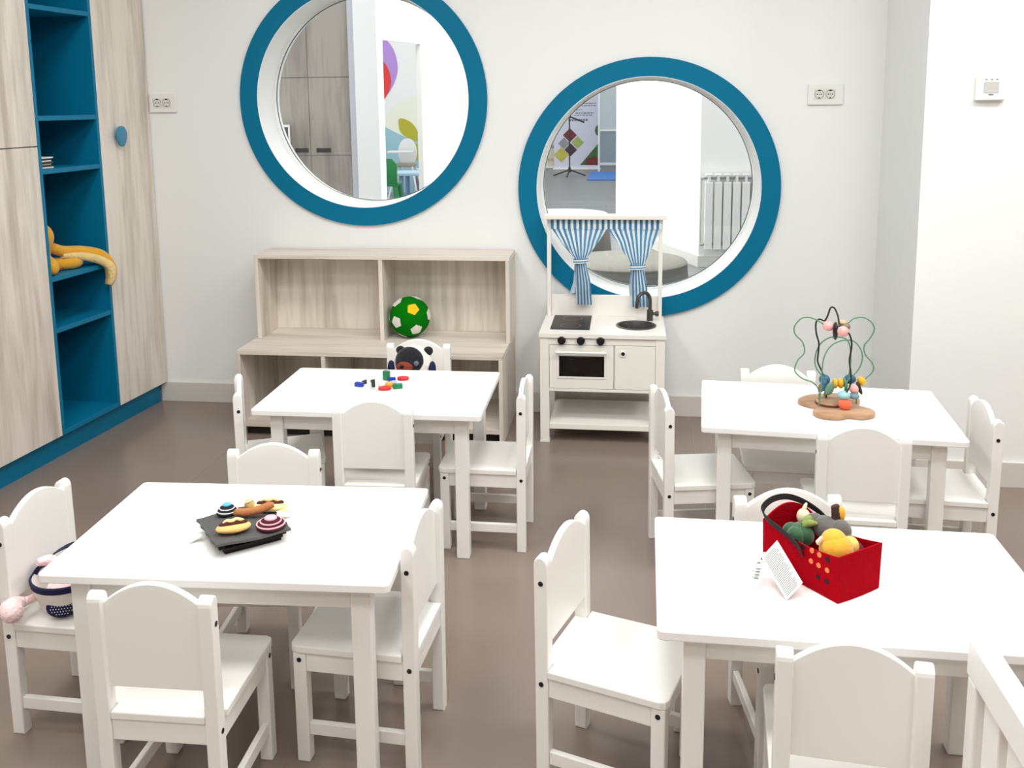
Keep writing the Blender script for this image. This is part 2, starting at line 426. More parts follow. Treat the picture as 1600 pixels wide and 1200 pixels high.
obj('side_panel', box(-0.56, 0.0, -0.785, -0.769, 0.100, 2.6, 0.001, 1), TEALS, cb)
obj('back_panel', box(-0.56, -0.545, -0.769, -0.404, 0.118, 2.6), TEALS, cb)
for z in (0.109, 0.548, 0.766, 1.212, 1.428, 1.870, 2.3):
    obj('shelf', box(-0.544, -0.001, -0.7685, -0.4045, z-0.010, z+0.010, 0.001, 1), TEALS, cb)
cc = thing('wardrobe_cabinet', 'ash laminate cabinet at the left edge with an upper and a lower door', 'cabinet', CO, CR)
obj('body', box(-0.56, -0.021, -1.75, -0.789, 0.10, 2.6), LAMV, cc)
obj('plinth', box(-0.50, -0.036, -1.75, -0.787, 0.0, 0.0995), TEALS, cc, label='teal plinth')
obj('door', box(-0.019, 0.0, -1.75, -0.788, 0.101, 1.314, 0.0012, 1), LAMV, cc)
obj('door', box(-0.019, 0.0, -1.75, -0.788, 1.318, 2.6, 0.0012, 1), LAMV, cc)
def cabpt(x, y, z):
    v = RZ(CR) @ Vector((x, y, z)); return Vector((v.x+CO[0], v.y+CO[1], v.z))
# papers on the shelf at 1.222
PAP = [mat('paper_white', (226, 222, 214), 0.8), mat('paper_dark', (64, 60, 58), 0.8)]
for k in range(7):
    z = 1.2225+0.0068*k; p = cabpt(-0.075-0.004*(k % 3), -0.705, z)
    o = obj('folded_cloth', box(-0.06, 0.055, -0.05, 0.030-0.004*((k*2) % 3), 0.0, 0.0062, 0.0015, 1), PAP[0 if k % 2 == 0 else 1])
    o.location = p; o.rotation_euler = (0, 0, CR+0.05*sin(k*2.1))
    pos = ['lowest', 'second lowest', 'third from the bottom', 'middle', 'third from the top', 'second from the top', 'topmost'][k]
    tag(o, '%s folded cloth, %s of the small striped stack on the teal shelf' % (('white', 'dark')[k % 2], pos), 'cloth', 'stack of folded cloths')
# yellow long-armed plush
YEL = mat('mustard_plush', (226, 164, 32), 0.95, bump=0.5, bscale=160, var=0.15, vscale=25, sheen=0.4)
CRM = mat('cream_plush', (232, 205, 140), 0.95, bump=0.6, bscale=120, var=0.12, vscale=40, sheen=0.4)
pl = thing('plush_octopus', 'mustard yellow long-armed plush on the teal shelf, one arm hanging over the edge', 'plush toy', CO, CR)
zs = 0.7785
b = ball((-0.085, -0.712, zs+0.155), 0.052, (1, 1, 1.15)); ball((-0.12, -0.70, zs+0.085), 0.048, (1.2, 1, 1.4), bm=b); ball((-0.16, -0.69, zs+0.045), 0.044, (1.3, 1, 1), bm=b)
obj('body', b, YEL, pl, smooth=True)
def ptube(name, pts, r, m, par, n=14): return obj(name, tube(pts, r, n=n, sub=8), m, par, smooth=True)
am = ptube('arm', [(-0.13, -0.70, zs+0.12), (-0.09, -0.665, zs+0.108), (-0.07, -0.60, zs+0.080), (-0.04, -0.52, zs+0.066), (0.0, -0.458, zs+0.042), (0.028, -0.432, zs-0.005), (0.032, -0.428, zs-0.055), (0.022, -0.438, zs-0.095)], [0.02, 0.022, 0.024, 0.026, 0.027, 0.026, 0.024, 0.016], YEL, pl)
ptube('arm_underside', [(-0.065, -0.615, zs+0.064), (-0.03, -0.535, zs+0.050), (0.012, -0.468, zs+0.022), (0.040, -0.443, zs-0.012), (0.044, -0.440, zs-0.055), (0.034, -0.448, zs-0.090)], [0.014, 0.020, 0.021, 0.020, 0.018, 0.012], CRM, am)
ptube('arm', [(-0.16, -0.69, zs+0.09), (-0.09, -0.715, zs+0.075), (-0.035, -0.735, zs+0.045), (-0.03, -0.728, zs+0.028), (-0.08, -0.70, zs+0.028)], [0.022, 0.027, 0.030, 0.028, 0.02], YEL, pl)
ptube('arm', [(-0.15, -0.67, zs+0.05), (-0.10, -0.63, zs+0.03), (-0.05, -0.575, zs+0.026), (-0.06, -0.53, zs+0.026), (-0.10, -0.52, zs+0.025)], [0.022, 0.026, 0.027, 0.026, 0.018], YEL, pl)
b = box(-0.14, -0.062, -0.68, -0.62, zs+0.002, zs+0.012, 0.003); obj('label_tag', b, mat('tag_red', (150, 62, 40), 0.7), pl, label='small red-brown cloth tag')

# ================================================================== BOOKSHELF
bs = thing('low_bookshelf', 'long low ash laminate unit with three open compartments against the back wall', 'bookshelf', (0.932, -0.2345, 0))
HW, HD, HH, TH = 0.598, 0.2215, 0.395, 0.018
obj('top_panel', box(-HW, HW, -HD, HD, HH-TH, HH, 0.001, 1), LAMH, bs)
obj('bottom_panel', box(-HW+TH, HW-TH, -HD+0.002, HD, 0.045, 0.045+TH), LAMH, bs)
for sx in (-1, 1): obj('side_panel', box(sx*HW, sx*(HW-TH), -HD, HD, 0, HH-TH-0.0002, 0.001, 1), LAMV, bs)
for sx in (-1, 1): obj('divider', box(sx*0.199-TH/2, sx*0.199+TH/2, -HD+0.002, HD-0.008, 0.045+TH, HH-TH), LAMV, bs)
obj('back_panel', box(-HW+TH, HW-TH, HD-0.008, HD, 0.045+TH, HH-TH), LAMV, bs)
obj('plinth', box(-HW+TH, HW-TH, -HD+0.04, -HD+0.056, 0, 0.0448), GAPM, bs, label='dark recessed plinth')
bu = thing('upper_bookshelf', 'ash laminate two-compartment unit standing on top of the low bookshelf', 'bookshelf', (0.941, -0.1245, 0.3955))
UW, UD, UH = 0.594, 0.1115, 0.395
obj('top_panel', box(-UW, UW, -UD, UD, UH-TH, UH, 0.001, 1), LAMH, bu)
for sx in (-1, 1): obj('side_panel', box(sx*UW, sx*(UW-TH), -UD, UD, 0, UH-TH-0.0002, 0.001, 1), LAMV, bu)
obj('divider', box(0.003-TH/2, 0.003+TH/2, -UD, UD-0.008, 0, UH-TH-0.0002), LAMV, bu)
obj('back_panel', box(-UW+TH, UW-TH, UD-0.008, UD, 0, UH-TH), LAMV, bu)

# ball: green plush with pentagons
GRN = mat('green_plush', (2, 116, 8), 0.95, bump=0.3, bscale=200, var=0.1, vscale=20, spec=0.1)
PENW = mat('white_felt', (232, 230, 224), 0.9, bump=0.2, bscale=200); PENY = mat('yellow_felt', (247, 200, 22), 0.9, bump=0.2, bscale=200)
BR = 0.094; bc = Vector((1.055, -0.150, 0.3965+BR+0.0012))
bl = thing('football_plush', 'green plush football with white and yellow pentagons on the bookshelf', 'ball', bc)
b = bmesh.new(); bmesh.ops.create_icosphere(b, subdivisions=4, radius=BR); obj('ball_body', b, GRN, bl, smooth=True)
# pentagon directions: icosahedron vertices rotated so that the yellow one sits high and right of centre
phi = (1+sqrt(5))/2
iv = [Vector(v).normalized() for v in [(0, 1, phi), (0, -1, phi), (0, 1, -phi), (0, -1, -phi), (1, phi, 0), (-1, phi, 0), (1, -phi, 0), (-1, -phi, 0), (phi, 0, 1), (-phi, 0, 1), (phi, 0, -1), (-phi, 0, -1)]]
view = (Vector((2.062, -4.28, 1.467))-bc).normalized(); vr = Vector((0, 0, 1)).cross(view).normalized(); vu = view.cross(vr)
def vdir(px, py):   # picture offsets from the ball's middle, in radii
    return (vr*px+vu*py+view*sqrt(max(0, 1-px*px-py*py))).normalized()
A = vdir(0.16, 0.36); Bq = vdir(-0.60, -0.18)
z1 = A; x1 = (Bq-A*Bq.dot(A)).normalized(); y1 = z1.cross(x1)
z0 = iv[0]; nb = min(iv[1:], key=lambda v: (v-z0).length); x0 = (nb-z0*nb.dot(z0)).normalized(); y0 = z0.cross(x0)
Rm = Matrix((x1, y1, z1)).transposed() @ Matrix((x0, y0, z0))
for k, v in enumerate(iv):
    d = Rm @ v; nbv = min([q for q in iv if (q-v).length > 1e-3], key=lambda q: (q-v).length)
    e = (Rm @ nbv); e = (e-d*e.dot(d)).normalized(); f = d.cross(e)
    b = bmesh.new(); cv = b.verts.new(d*(BR+0.003)); rg = []
    N = 20
    for i in range(N):
        s = i/N*5; a0 = 2*pi*int(s)/5; a1 = 2*pi*(int(s)+1)/5; t = s-int(s)
        p = Vector((cos(a0)*(1-t)+cos(a1)*t, sin(a0)*(1-t)+sin(a1)*t))*0.030
        q = (d*BR+e*p.x+f*p.y).normalized()*(BR+0.0022); rg.append(b.verts.new(q))
    lowr = [b.verts.new(u.co.normalized()*(BR-0.002)) for u in rg]
    for i in range(N):
        j = (i+1) % N; b.faces.new((cv, rg[i], rg[j])); b.faces.new((rg[i], lowr[i], lowr[j], rg[j]))
    bmesh.ops.recalc_face_normals(b, faces=b.faces)
    obj('pentagon', b, PENY if k == 0 else PENW, bl, label='yellow pentagon patch' if k == 0 else 'white pentagon patch')

# ================================================================== TOY KITCHEN
KX, KY = 1.9525, -0.225
kt = thing('toy_kitchen', 'white toy kitchen with hob, sink and blue striped curtains before the round window', 'toy kitchen', (KX, KY, 0))
KW = mat('kitchen_white', (240, 237, 231), 0.4, var=0.01)
CHAR = mat('charcoal_plastic', (62, 60, 58), 0.35, spec=0.6)
HOB = mat('hob_black', (26, 25, 24), 0.35, spec=0.2); HOBR = mat('hob_ring', (120, 84, 58), 0.4)
DARKI = mat('oven_inside', (70, 62, 54), 0.7)
KF, KB = -0.180, 0.165     # front and back of the carcass
# worktop with a round sink cut out
def worktop():
    b = bmesh.new(); n = 48; sx, sy, sr = 0.1455, -0.008, 0.083
    x0, x1, y0, y1, z0, z1 = -0.2705, 0.2705, KF-0.006, KB+0.02, 0.472, 0.489
    for z, in ((z1,), (z0,)):
        cir = [b.verts.new((sx+sr*cos(2*pi*i/n), sy+sr*sin(2*pi*i/n), z)) for i in range(n)]; outr = []
        cs = [(x0, y0), (x1, y0), (x1, y1), (x0, y1)]
        for i in range(n):
            dx, dy = cos(2*pi*i/n), sin(2*pi*i/n); ts = []
            if dx > 1e-9: ts.append((x1-sx)/dx)
            if dx < -1e-9: ts.append((x0-sx)/dx)
            if dy > 1e-9: ts.append((y1-sy)/dy)
            if dy < -1e-9: ts.append((y0-sy)/dy)
            t = min(ts); outr.append(b.verts.new((sx+dx*t, sy+dy*t, z)))
        rim = []
        for i in range(n):
            j = (i+1) % n; f = [cir[i], outr[i], outr[j], cir[j]]; a, c = outr[i].co, outr[j].co; rim.append(outr[i])
            if abs(a.x-c.x) > 1e-6 and abs(a.y-c.y) > 1e-6:
                k = min(cs, key=lambda p: abs(p[0]-(a.x+c.x)/2)+abs(p[1]-(a.y+c.y)/2)); v = b.verts.new((k[0], k[1], z)); rim.append(v)
                f = [cir[i], outr[i], v, outr[j], cir[j]]
            b.faces.new(f)
        if z == z1: R1 = rim
        else: R2 = rim
    for i in range(len(R1)):
        j = (i+1) % len(R1); b.faces.new((R1[i], R1[j], R2[j], R2[i]))
    bmesh.ops.recalc_face_normals(b, faces=b.faces); return b
obj('worktop', worktop(), KW, kt)
for sx in (-1, 1):
    for (y0, y1) in ((KF, KF+0.04), (KB-0.04, KB)):
        l = obj('leg', box(sx*0.2665, sx*0.2275, y0, y1, 0.012, 0.4718, 0.0015), KW, kt)
        obj('foot', box(sx*0.2680, sx*0.2260, y0-0.0015, y1+0.0015, 0.0, 0.0118, 0.002), PLATE, l)
    obj('side_panel', box(sx*0.262, sx*0.252, KF+0.04, KB-0.04, 0.232, 0.4718), KW, kt)
cp = obj('control_panel', box(-0.2272, 0.2272, KF+0.003, KF+0.015, 0.441, 0.4718), KW, kt)
for x in (-0.172, -0.090, -0.006):
    k = obj('control_knob', cyl((x, KF+0.003, 0.461), (x, KF-0.018, 0.461), 0.0185, 0.016, bev=0.002), CAP, kt, smooth=True, label='black oven knob')
    obj('knob_grip', box(x-0.0035, x+0.0035, KF-0.025, KF-0.0175, 0.446, 0.476, 0.002, rot=RY(0.5)), CAP, k)
    for q in range(7):
        a = radians(-30+40*q); obj('dial_mark', box(x+0.0235*cos(a)-0.0012, x+0.0235*cos(a)+0.0012, KF+0.0018, KF+0.0032, 0.461+0.0235*sin(a)-0.0012, 0.461+0.0235*sin(a)+0.0012), CAP, cp) if q in (0, 2, 4) else None
obj('shelf_board', box(-0.2272, 0.2272, KF+0.002, KB-0.002, 0.232, 0.2455, 0.001, 1), KW, kt)
obj('shelf_board', box(-0.2272, 0.2272, KF+0.002, KB-0.002, 0.062, 0.086, 0.001, 1), KW, kt, label='low open shelf')
obj('partition', box(0.048, 0.056, KF+0.016, KB-0.02, 0.2457, 0.4715), KW, kt)
obj('back_panel', box(-0.25, 0.25, KB-0.015, KB-0.005, 0.2457, 0.4715), DARKI, kt)
# oven door with a real window opening
od = new()
ox0, ox1, oz0, oz1 = -0.2255, 0.0495, 0.2475, 0.4385; wx0, wx1, wz0, wz1 = -0.187, 0.013, 0.297, 0.394
for (a, c, e, g) in ((ox0, wx0, oz0, oz1), (wx1, ox1, oz0, oz1), (wx0, wx1, oz0, wz0), (wx0, wx1, wz1, oz1)):
    box(a, c, KF+0.001, KF+0.013, e, g, bm=od)
odo = obj('oven_door', od, KW, kt)
fr = new()
for (a, c, e, g) in ((wx0-0.006, wx0+0.003, wz0-0.006, wz1+0.006), (wx1-0.003, wx1+0.006, wz0-0.006, wz1+0.006), (wx0+0.003, wx1-0.003, wz0-0.006, wz0+0.003), (wx0+0.003, wx1-0.003, wz1-0.003, wz1+0.006)):
    box(a, c, KF-0.0015, KF+0.0008, e, g, 0.0008, 1, bm=fr)
obj('window_frame', fr, PLATE, odo)
obj('oven_window', box(wx0, wx1, KF+0.006, KF+0.008, wz0, wz1), glass_mat('smoked_pane', (0.42, 0.38, 0.34), 0.04), odo, label='smoked brown see-through pane')
h = tube([(-0.197, KF-0.016, 0.410), (0.020, KF-0.016, 0.410)], 0.0055, smoothpath=False)
for x in (-0.185, 0.008): cyl((x, KF+0.0008, 0.410), (x, KF-0.016, 0.410), 0.004, bm=h, n=12)
obj('handle', h, PLATE, odo, smooth=True, label='white bar handle')
obj('oven_lining', box(-0.224, 0.046, KB-0.024, KB-0.0155, 0.2458, 0.471), DARKI, kt)
cd = obj('cupboard_door', box(0.0535, 0.2265, KF+0.001, KF+0.013, 0.2475, 0.4385, 0.0008, 1), KW, kt)
rr = lathe([(0.0085, 0), (0.0085, 0.003), (0.013, 0.0035), (0.0165, 0.0015), (0.0165, 0)], 28, mx=Matrix.Translation((0.0895, KF+0.0005, 0.405)) @ RX(pi/2))
obj('finger_ring', rr, PLATE, cd, smooth=True, label='white round finger-hole rim')
obj('finger_hole', cyl((0.0895, KF+0.0015, 0.405), (0.0895, KF-0.0012, 0.405), 0.0086), CAP, cd, label='black finger hole')
ho = obj('hob', box(-0.228, -0.056, -0.108, 0.158, 0.4893, 0.4925, 0.001, 1), HOB, kt, label='black glass-look hob')
for yy in (-0.045, 0.095):
    b = lathe([(0.036, 0), (0.036, 0.0004), (0.040, 0.0004), (0.040, 0)], 40, mx=Matrix.Translation((-0.142, yy, 0.4926)) @ Matrix.Diagonal((1.15, 1.15, 1, 1)))
    obj('burner_ring', b, HOBR, ho, label='thin brown burner ring')
sk = lathe([(0.0, 0.455), (0.06, 0.456), (0.073, 0.464), (0.078, 0.488), (0.080, 0.4925), (0.088, 0.4925), (0.089, 0.4892), (0.081, 0.487), (0.0775, 0.462), (0.062, 0.452), (0, 0.451)], 48, mx=Matrix.Translation((0.1455, -0.008, 0)))
obj('sink', sk, CHAR, kt, smooth=True, label='round charcoal sink bowl')
fa = cyl((0.2075, 0.090, 0.4892), (0.2075, 0.090, 0.540), 0.014, bev=0.002)
tube([(0.2075, 0.090, 0.535), (0.2075, 0.090, 0.575), (0.203, 0.087, 0.602), (0.188, 0.076, 0.620), (0.168, 0.062, 0.618), (0.154, 0.052, 0.602), (0.149, 0.048, 0.575), (0.1475, 0.047, 0.556)], 0.0085, n=16, bm=fa)
cyl((0.2075, 0.090, 0.522), (0.232, 0.090, 0.522), 0.007, bm=fa); cyl((0.230, 0.090, 0.522), (0.247, 0.090, 0.522), 0.011, 0.012, bm=fa, bev=0.002)
obj('tap', fa, CHAR, kt, smooth=True, label='charcoal swan-neck tap with side knob')
for sx in (-1, 1): obj('post', box(sx*0.2625, sx*0.2450, 0.148, 0.182, 0.4892, 0.944, 0.0015), KW, kt)
obj('splashback', box(-0.2448, 0.2448, 0.164, 0.176, 0.4892, 0.588, 0.001, 1), KW, kt)
obj('top_board', box(-0.2745, 0.2775, 0.112, 0.190, 0.945, 0.964, 0.002), KW, kt)
obj('curtain_rod', cyl((-0.2448, 0.158, 0.930), (0.2448, 0.158, 0.930), 0.005, n=12), KW, kt)
CUR = stripe_mat('striped_cotton', (92, 148, 186), (236, 242, 244), 10, 0.4)
CURH = stripe_mat('striped_cotton_double', (92, 148, 186), (236, 242, 244), 10, 0.05)
def cloth(prof, nu=90, y0=0.140, amp=0.006, freq=10, thick=0.0012, ph=0.0):
    """prof: list of (v_z, x_left, x_right, amplitude, yoff); sheet between left and right edges with pleats"""
    b = bmesh.new(); uvl = b.loops.layers.uv.new('UVMap')
    rows = []
    zs_ = []
    for i in range(len(prof)-1):
        for k in range(8): zs_.append((i, k/8))
    zs_.append((len(prof)-2, 1.0))
    for (i, t) in zs_:
        t2 = t; a, c = prof[i], prof[i+1]; kk = a[5]+(c[5]-a[5])*t if len(a) > 5 else 1.0
        z = a[0]+(c[0]-a[0])*t; L = a[1]+(c[1]-a[1])*t2; R = a[2]+(c[2]-a[2])*t2; am = a[3]+(c[3]-a[3])*t2; yo = a[4]+(c[4]-a[4])*t2
        row = []
        for j in range(nu+1):
            u = j/nu; x = L+(R-L)*u
            row.append((b.verts.new((x, y0+yo+am*sin(2*pi*freq*u+ph), z)), 0.5+(u-0.5)*kk))
        rows.append(row)
    for r0_, r1_ in zip(rows, rows[1:]):
        for j in range(nu):
            f = b.faces.new((r0_[j][0], r0_[j+1][0], r1_[j+1][0], r1_[j][0]))
            for lp, uu in zip(f.loops, (r0_[j][1], r0_[j+1][1], r1_[j+1][1], r1_[j][1])): lp[uvl].uv = (uu, 0)
    return b
def curtain(xl, xr, tl, tr, tz, bl_, br_, bz, lean):
    c = obj('curtain', cloth([(0.941, xl, xr, 0.005, 0, 1.0), (0.902, xl, xr, 0.006, 0, 1.0), (0.84, xl+(tl-xl)*0.43, xr+(tr-xr)*0.43, 0.006, -0.003, 0.92), (tz+0.012, tl+0.003, tr-0.003, 0.006, -0.006, 0.6), (tz-0.012, tl+0.003, tr-0.003, 0.006, -0.006, 0.55), ((tz+bz)/2, bl_-0.002, br_-0.006, 0.007, -0.004, 0.5), (bz, bl_, br_, 0.008, -0.004, 0.5)], freq=5, amp=0.006), CUR, kt, smooth=True, label='blue and white striped curtain')
    obj('header', cloth([(0.9435, xl-0.001, xr+0.001, 0.005, -0.0035), (0.899, xl-0.001, xr+0.001, 0.006, -0.0035)]), CURH, c, smooth=True)
    # tie band
    tb = new(); n = 28
    rg = []
    for i in range(n):
        a = 2*pi*i/n; rg.append([(((tl+tr)/2+((tr-tl)/2+0.004)*cos(a)), 0.134+0.016*sin(a), tz+s*0.010+0.002*cos(a)) for s in (-1, 1)])
    uvl = tb.loops.layers.uv.new('UVMap'); vs = [[tb.verts.new(p) for p in q] for q in rg]
    for i in range(n):
        j = (i+1) % n; f = tb.faces.new((vs[i][0], vs[j][0], vs[j][1], vs[i][1]))
        for lp, uu in zip(f.loops, (0.0, 0.0, 0.16, 0.16)): lp[uvl].uv = (uu-0.03, 0)
    obj('tie_band', tb, CURH, c, smooth=True)
    tail = cloth([(tz-0.01, tl+0.002, tl+0.022, 0.002, 0.004), ((tz+bz)/2, tl-0.006, tl+0.016, 0.003, 0.004), (bz+0.05, tl-0.022+lean, tl+0.002+lean, 0.003, 0.004)], nu=20, freq=1)
    obj('tie_tail', tail, CURH, c, smooth=True)
    return c
curtain(1.711-KX, 1.965-KX, 1.816-KX, 1.875-KX, 0.753, 1.824-KX, 1.897-KX, 0.549, 0.0)
curtain(1.966-KX, 2.209-KX, 2.071-KX, 2.136-KX, 0.727, 2.074-KX, 2.153-KX, 0.542, 0.02)
# things seen dimly in the oven
ov = obj('toy_pan', lathe([(0, 0), (0.05, 0), (0.056, 0.022), (0.053, 0.022), (0.048, 0.004), (0, 0.004)], 28), mat('pan_grey', (112, 108, 102), 0.35, metal=0.4), smooth=True)
ov.location = (KX-0.135, KY-0.06, 0.2465); tag(ov, 'small grey toy pan lying inside the toy oven', 'toy pan')
ov = obj('toy_lettuce', ball((0, 0, 0.026), 0.034, (1.1, 0.9, 0.75)), mat('lettuce_felt', (168, 176, 96), 0.9, bump=0.6, bscale=40), smooth=True)
ov.location = (KX-0.035, KY-0.10, 0.2465); tag(ov, 'yellow-green toy vegetable inside the toy oven behind the pane', 'toy vegetable')

# ================================================================== SOCKETS AND THERMOSTAT
def outlet(cx, cz, wd, label):
    t = thing('wall_socket', label, 'socket', (cx, 0, cz), 0, 'double wall sockets')
    obj('cover_plate', box(-wd/2, wd/2, -0.011, -0.0005, -0.046, 0.046, 0.003), PLATE, t)
    for s in (-1, 1):
        x = s*0.0235-0.004
        so = obj('socket_insert', box(x-0.0225, x+0.0225, -0.0125, -0.0108, -0.0225, 0.0225, 0.001, 1), SOCK, t)
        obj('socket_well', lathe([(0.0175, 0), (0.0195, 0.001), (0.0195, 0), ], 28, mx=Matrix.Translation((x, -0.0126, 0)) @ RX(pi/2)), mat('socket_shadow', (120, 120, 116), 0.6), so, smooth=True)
        for (dx, dz, r) in ((-0.0085, 0, 0.0028), (0.0085, 0, 0.0028), (0, 0, 0.002), (0, -0.0155, 0.003)):
            obj('pin_hole', cyl((x+dx, -0.0120, dz), (x+dx, -0.0130, dz), r, n=12), CAP, so)
        obj('earth_clip', box(x-0.006, x+0.006, -0.0135, -0.012, 0.0135, 0.019, 0.001, 1), CAP, so)
    return t
outlet(-0.163, 1.488, 0.136, 'double white wall socket beside the tall cabinet')
outlet(2.915, 1.492, 0.150, 'double white wall socket right of the lower round window')
th = thing('thermostat', 'small square white thermostat on the bright wall projection at right', 'thermostat', (3.345, -0.7005, 1.505))
obj('casing', box(-0.050, 0.050, -0.022, 0.0, -0.046, 0.046, 0.004), PLATE, th)
obj('display', box(-0.026, 0.026, -0.0235, -0.0218, -0.020, 0.020, 0.0008, 1), mat('display_grey', (196, 196, 194), 0.3), th, label='grey display window')
for dx in (-0.018, 0.0, 0.018):
    obj('button', box(dx-0.004, dx+0.004, -0.0235, -0.0218, 0.026, 0.030, 0.0005, 1), mat('button_grey', (150, 150, 148), 0.5), th)
obj('slider', box(-0.008, 0.008, -0.0238, -0.0218, -0.0275, -0.023, 0.0005, 1), mat('slider_grey', (130, 130, 128), 0.5), th)

# ================================================================== FELT GRILL TOY (front left table)
FELTG = mat('grey_felt', (84, 83, 82), 0.95, bump=0.4, bscale=150, var=0.08, vscale=30)
FELTB = mat('black_felt', (18, 17, 17), 0.95, bump=0.4, bscale=150)
TZ = 0.5003
ga = radians(39)
gp = thing('felt_grill', 'dark grey square felt grill cushion on the front left table', 'toy grill', (1.200, -2.385, TZ), ga)
b = bmesh.new(); N = 18; HS = 0.083
def gh(u, v): return 0.034+0.005*cos(pi*u/2)*cos(pi*v/2)+0.003*sin(3*u+1.3)*v-0.004*max(0, u)*abs(v)
top = [[b.verts.new((HS*(-1+2*i/N)*(1+0.02*sin(5*j)), HS*(-1+2*j/N), gh(-1+2*i/N, -1+2*j/N))) for j in range(N+1)] for i in range(N+1)]
low = [[b.verts.new((q.co.x*1.0, q.co.y*1.0, q.co.z-0.006)) for q in r] for r in top]
for i in range(N):
    for j in range(N):
        b.faces.new((top[i][j], top[i+1][j], top[i+1][j+1], top[i][j+1])); b.faces.new((low[i][j], low[i][j+1], low[i+1][j+1], low[i+1][j]))
for i in range(N):
    for (p, q) in (((i, 0), (i+1, 0)), ((i+1, N), (i, N)), ((0, i+1), (0, i)), ((N, i), (N, i+1))):
        b.faces.new((top[p[0]][p[1]], low[p[0]][p[1]], low[q[0]][q[1]], top[q[0]][q[1]]))
bmesh.ops.recalc_face_normals(b, faces=b.faces)
obj('felt_sheet', b, FELTG, gp, smooth=True)
b = bmesh.new(); bmesh.ops.create_cube(b, size=1); bmesh.ops.scale(b, vec=(0.150, 0.146, 0.030), verts=b.verts)
bmesh.ops.bevel(b, geom=b.edges[:], offset=0.012, segments=3, affect='EDGES'); bmesh.ops.translate(b, vec=(0.004, 0, 0.015), verts=b.verts)
obj('cushion', b, FELTB, gp, smooth=True, label='black padded underside')
b = box(-0.112, -0.084, 0.030, 0.046, 0.0, 0.0012, rot=RY(-0.35)); bmesh.ops.translate(b, vec=(0, 0, 0.007), verts=b.verts)
obj('label_tag', b, mat('ribbon_white', (232, 230, 226), 0.6), gp, label='white ribbon tag')
def gz(x, y):
    v = RZ(-ga) @ Vector((x-1.200, y-2.385*-1, 0)) if False else RZ(-ga) @ Vector((x-1.200, y+2.385, 0))
    return TZ+gh(max(-1, min(1, v.x/HS)), max(-1, min(1, v.y/HS)))+0.001
def coil(name, c, r, m1, m2, top, label, mt=None, hgt=0.026, flat=1.0):
    t = thing(name, label, 'toy food', (c[0], c[1], gz(*c)+0.0018))
    prof = [(0, 0), (r*0.98, 0), (r, hgt*0.2), (r*0.86, hgt*0.45), (r*0.70, hgt*0.55), (r*0.66, hgt*0.78), (r*0.48, hgt*0.9), (0.36*r, hgt*1.06), (0, hgt*1.12)]
    obj('felt_swirl', lathe(prof, 30, mx=Matrix.Diagonal((1, flat, 1, 1))), m1, t, smooth=True)
    for (k, h_) in ((0.93, 0.36), (0.68, 0.68)):
        pts = [(r*k*cos(2*pi*i/18), flat*r*k*sin(2*pi*i/18), hgt*h_) for i in range(18)]
        obj('felt_ring', tube(pts, r*0.055, n=6, sub=2, closed=True), m2, t, smooth=True)
    obj('felt_center', ball((0, 0, hgt*1.06), r*0.42, (1, flat, 0.42)), mt or m2, t, smooth=True)
    return t
NAVF = mat('navy_felt', (24, 26, 38), 0.95, bump=0.3, bscale=150); BLUF = mat('sky_felt', (96, 182, 222), 0.9, bump=0.3, bscale=150)
WHF = mat('white_felt_trim', (232, 228, 226), 0.9); MARF = mat('maroon_felt', (74, 14, 26), 0.95, bump=0.3, bscale=150); PNKF = mat('pink_felt', (236, 180, 192), 0.9, bump=0.3, bscale=150)
TANF = mat('bun_felt', (234, 190, 120), 0.95, bump=0.35, bscale=120, var=0.1, vscale=40); CREF = mat('cream_felt', (248, 226, 158), 0.95, bump=0.3, bscale=120)
BRNF = mat('sausage_felt', (176, 116, 70), 0.95, bump=0.3, bscale=120, var=0.1, vscale=30); CHOC = mat('dark_brown_felt', (72, 26, 16), 0.95)
coil('felt_fish_slice', (1.148, -2.352), 0.024, NAVF, WHF, 0, 'navy and white felt swirl with a sky-blue middle, left rear on the grill', BLUF, 0.019)
coil('felt_onion_slice', (1.271, -2.398), 0.033, MARF, PNKF, 0, 'maroon and pink felt onion swirl at the right front of the grill', PNKF, 0.017)
def bun(c, r, rz, label, m):
    t = thing('felt_bun', label, 'toy food', (c[0], c[1], gz(*c)+0.001), rz)
    b = ball((0, 0, 0.010), r, (1.15, 0.66, 0.33)); obj('bun_body', b, m, t, smooth=True)
    obj('filling', ball((0, 0.002, 0.0178), r, (0.94, 0.40, 0.21)), CHOC, t, smooth=True)
    obj('cream_top', tube([(-r*0.66, 0.001, 0.0215), (-r*0.4, 0.005, 0.0240), (-r*0.1, -0.001, 0.0250), (r*0.2, 0.005, 0.0250), (r*0.5, 0.001, 0.0240), (r*0.68, 0.005, 0.0215)], [0.002, 0.0042, 0.0042, 0.0042, 0.0042, 0.002], n=8), CREF, t, smooth=True)
    return t
bun((1.201, -2.438), 0.033, radians(28), 'tan felt bun with dark filling at the front left of the grill', TANF)
bun((1.238, -2.318), 0.034, radians(10), 'pale cream felt bun at the back of the grill', CREF)
t = thing('felt_sausage', 'brown curved felt sausage lying across the middle of the grill', 'toy food', (1.219, -2.360, gz(1.219, -2.36)+0.012))
obj('sausage_body', tube([(-0.043, -0.012, -0.006), (-0.038, -0.0115, 0.0), (-0.015, -0.010, 0.001), (0.01, -0.003, 0.005), (0.03, 0.010, 0.010), (0.040, 0.014, 0.011)], [0.004, 0.0085, 0.0095, 0.0095, 0.009, 0.005], n=14), BRNF, t, smooth=True)
t = thing('felt_egg', 'white and yellow felt egg at the right rear of the grill', 'toy food', (1.287, -2.352, gz(1.285, -2.352)))
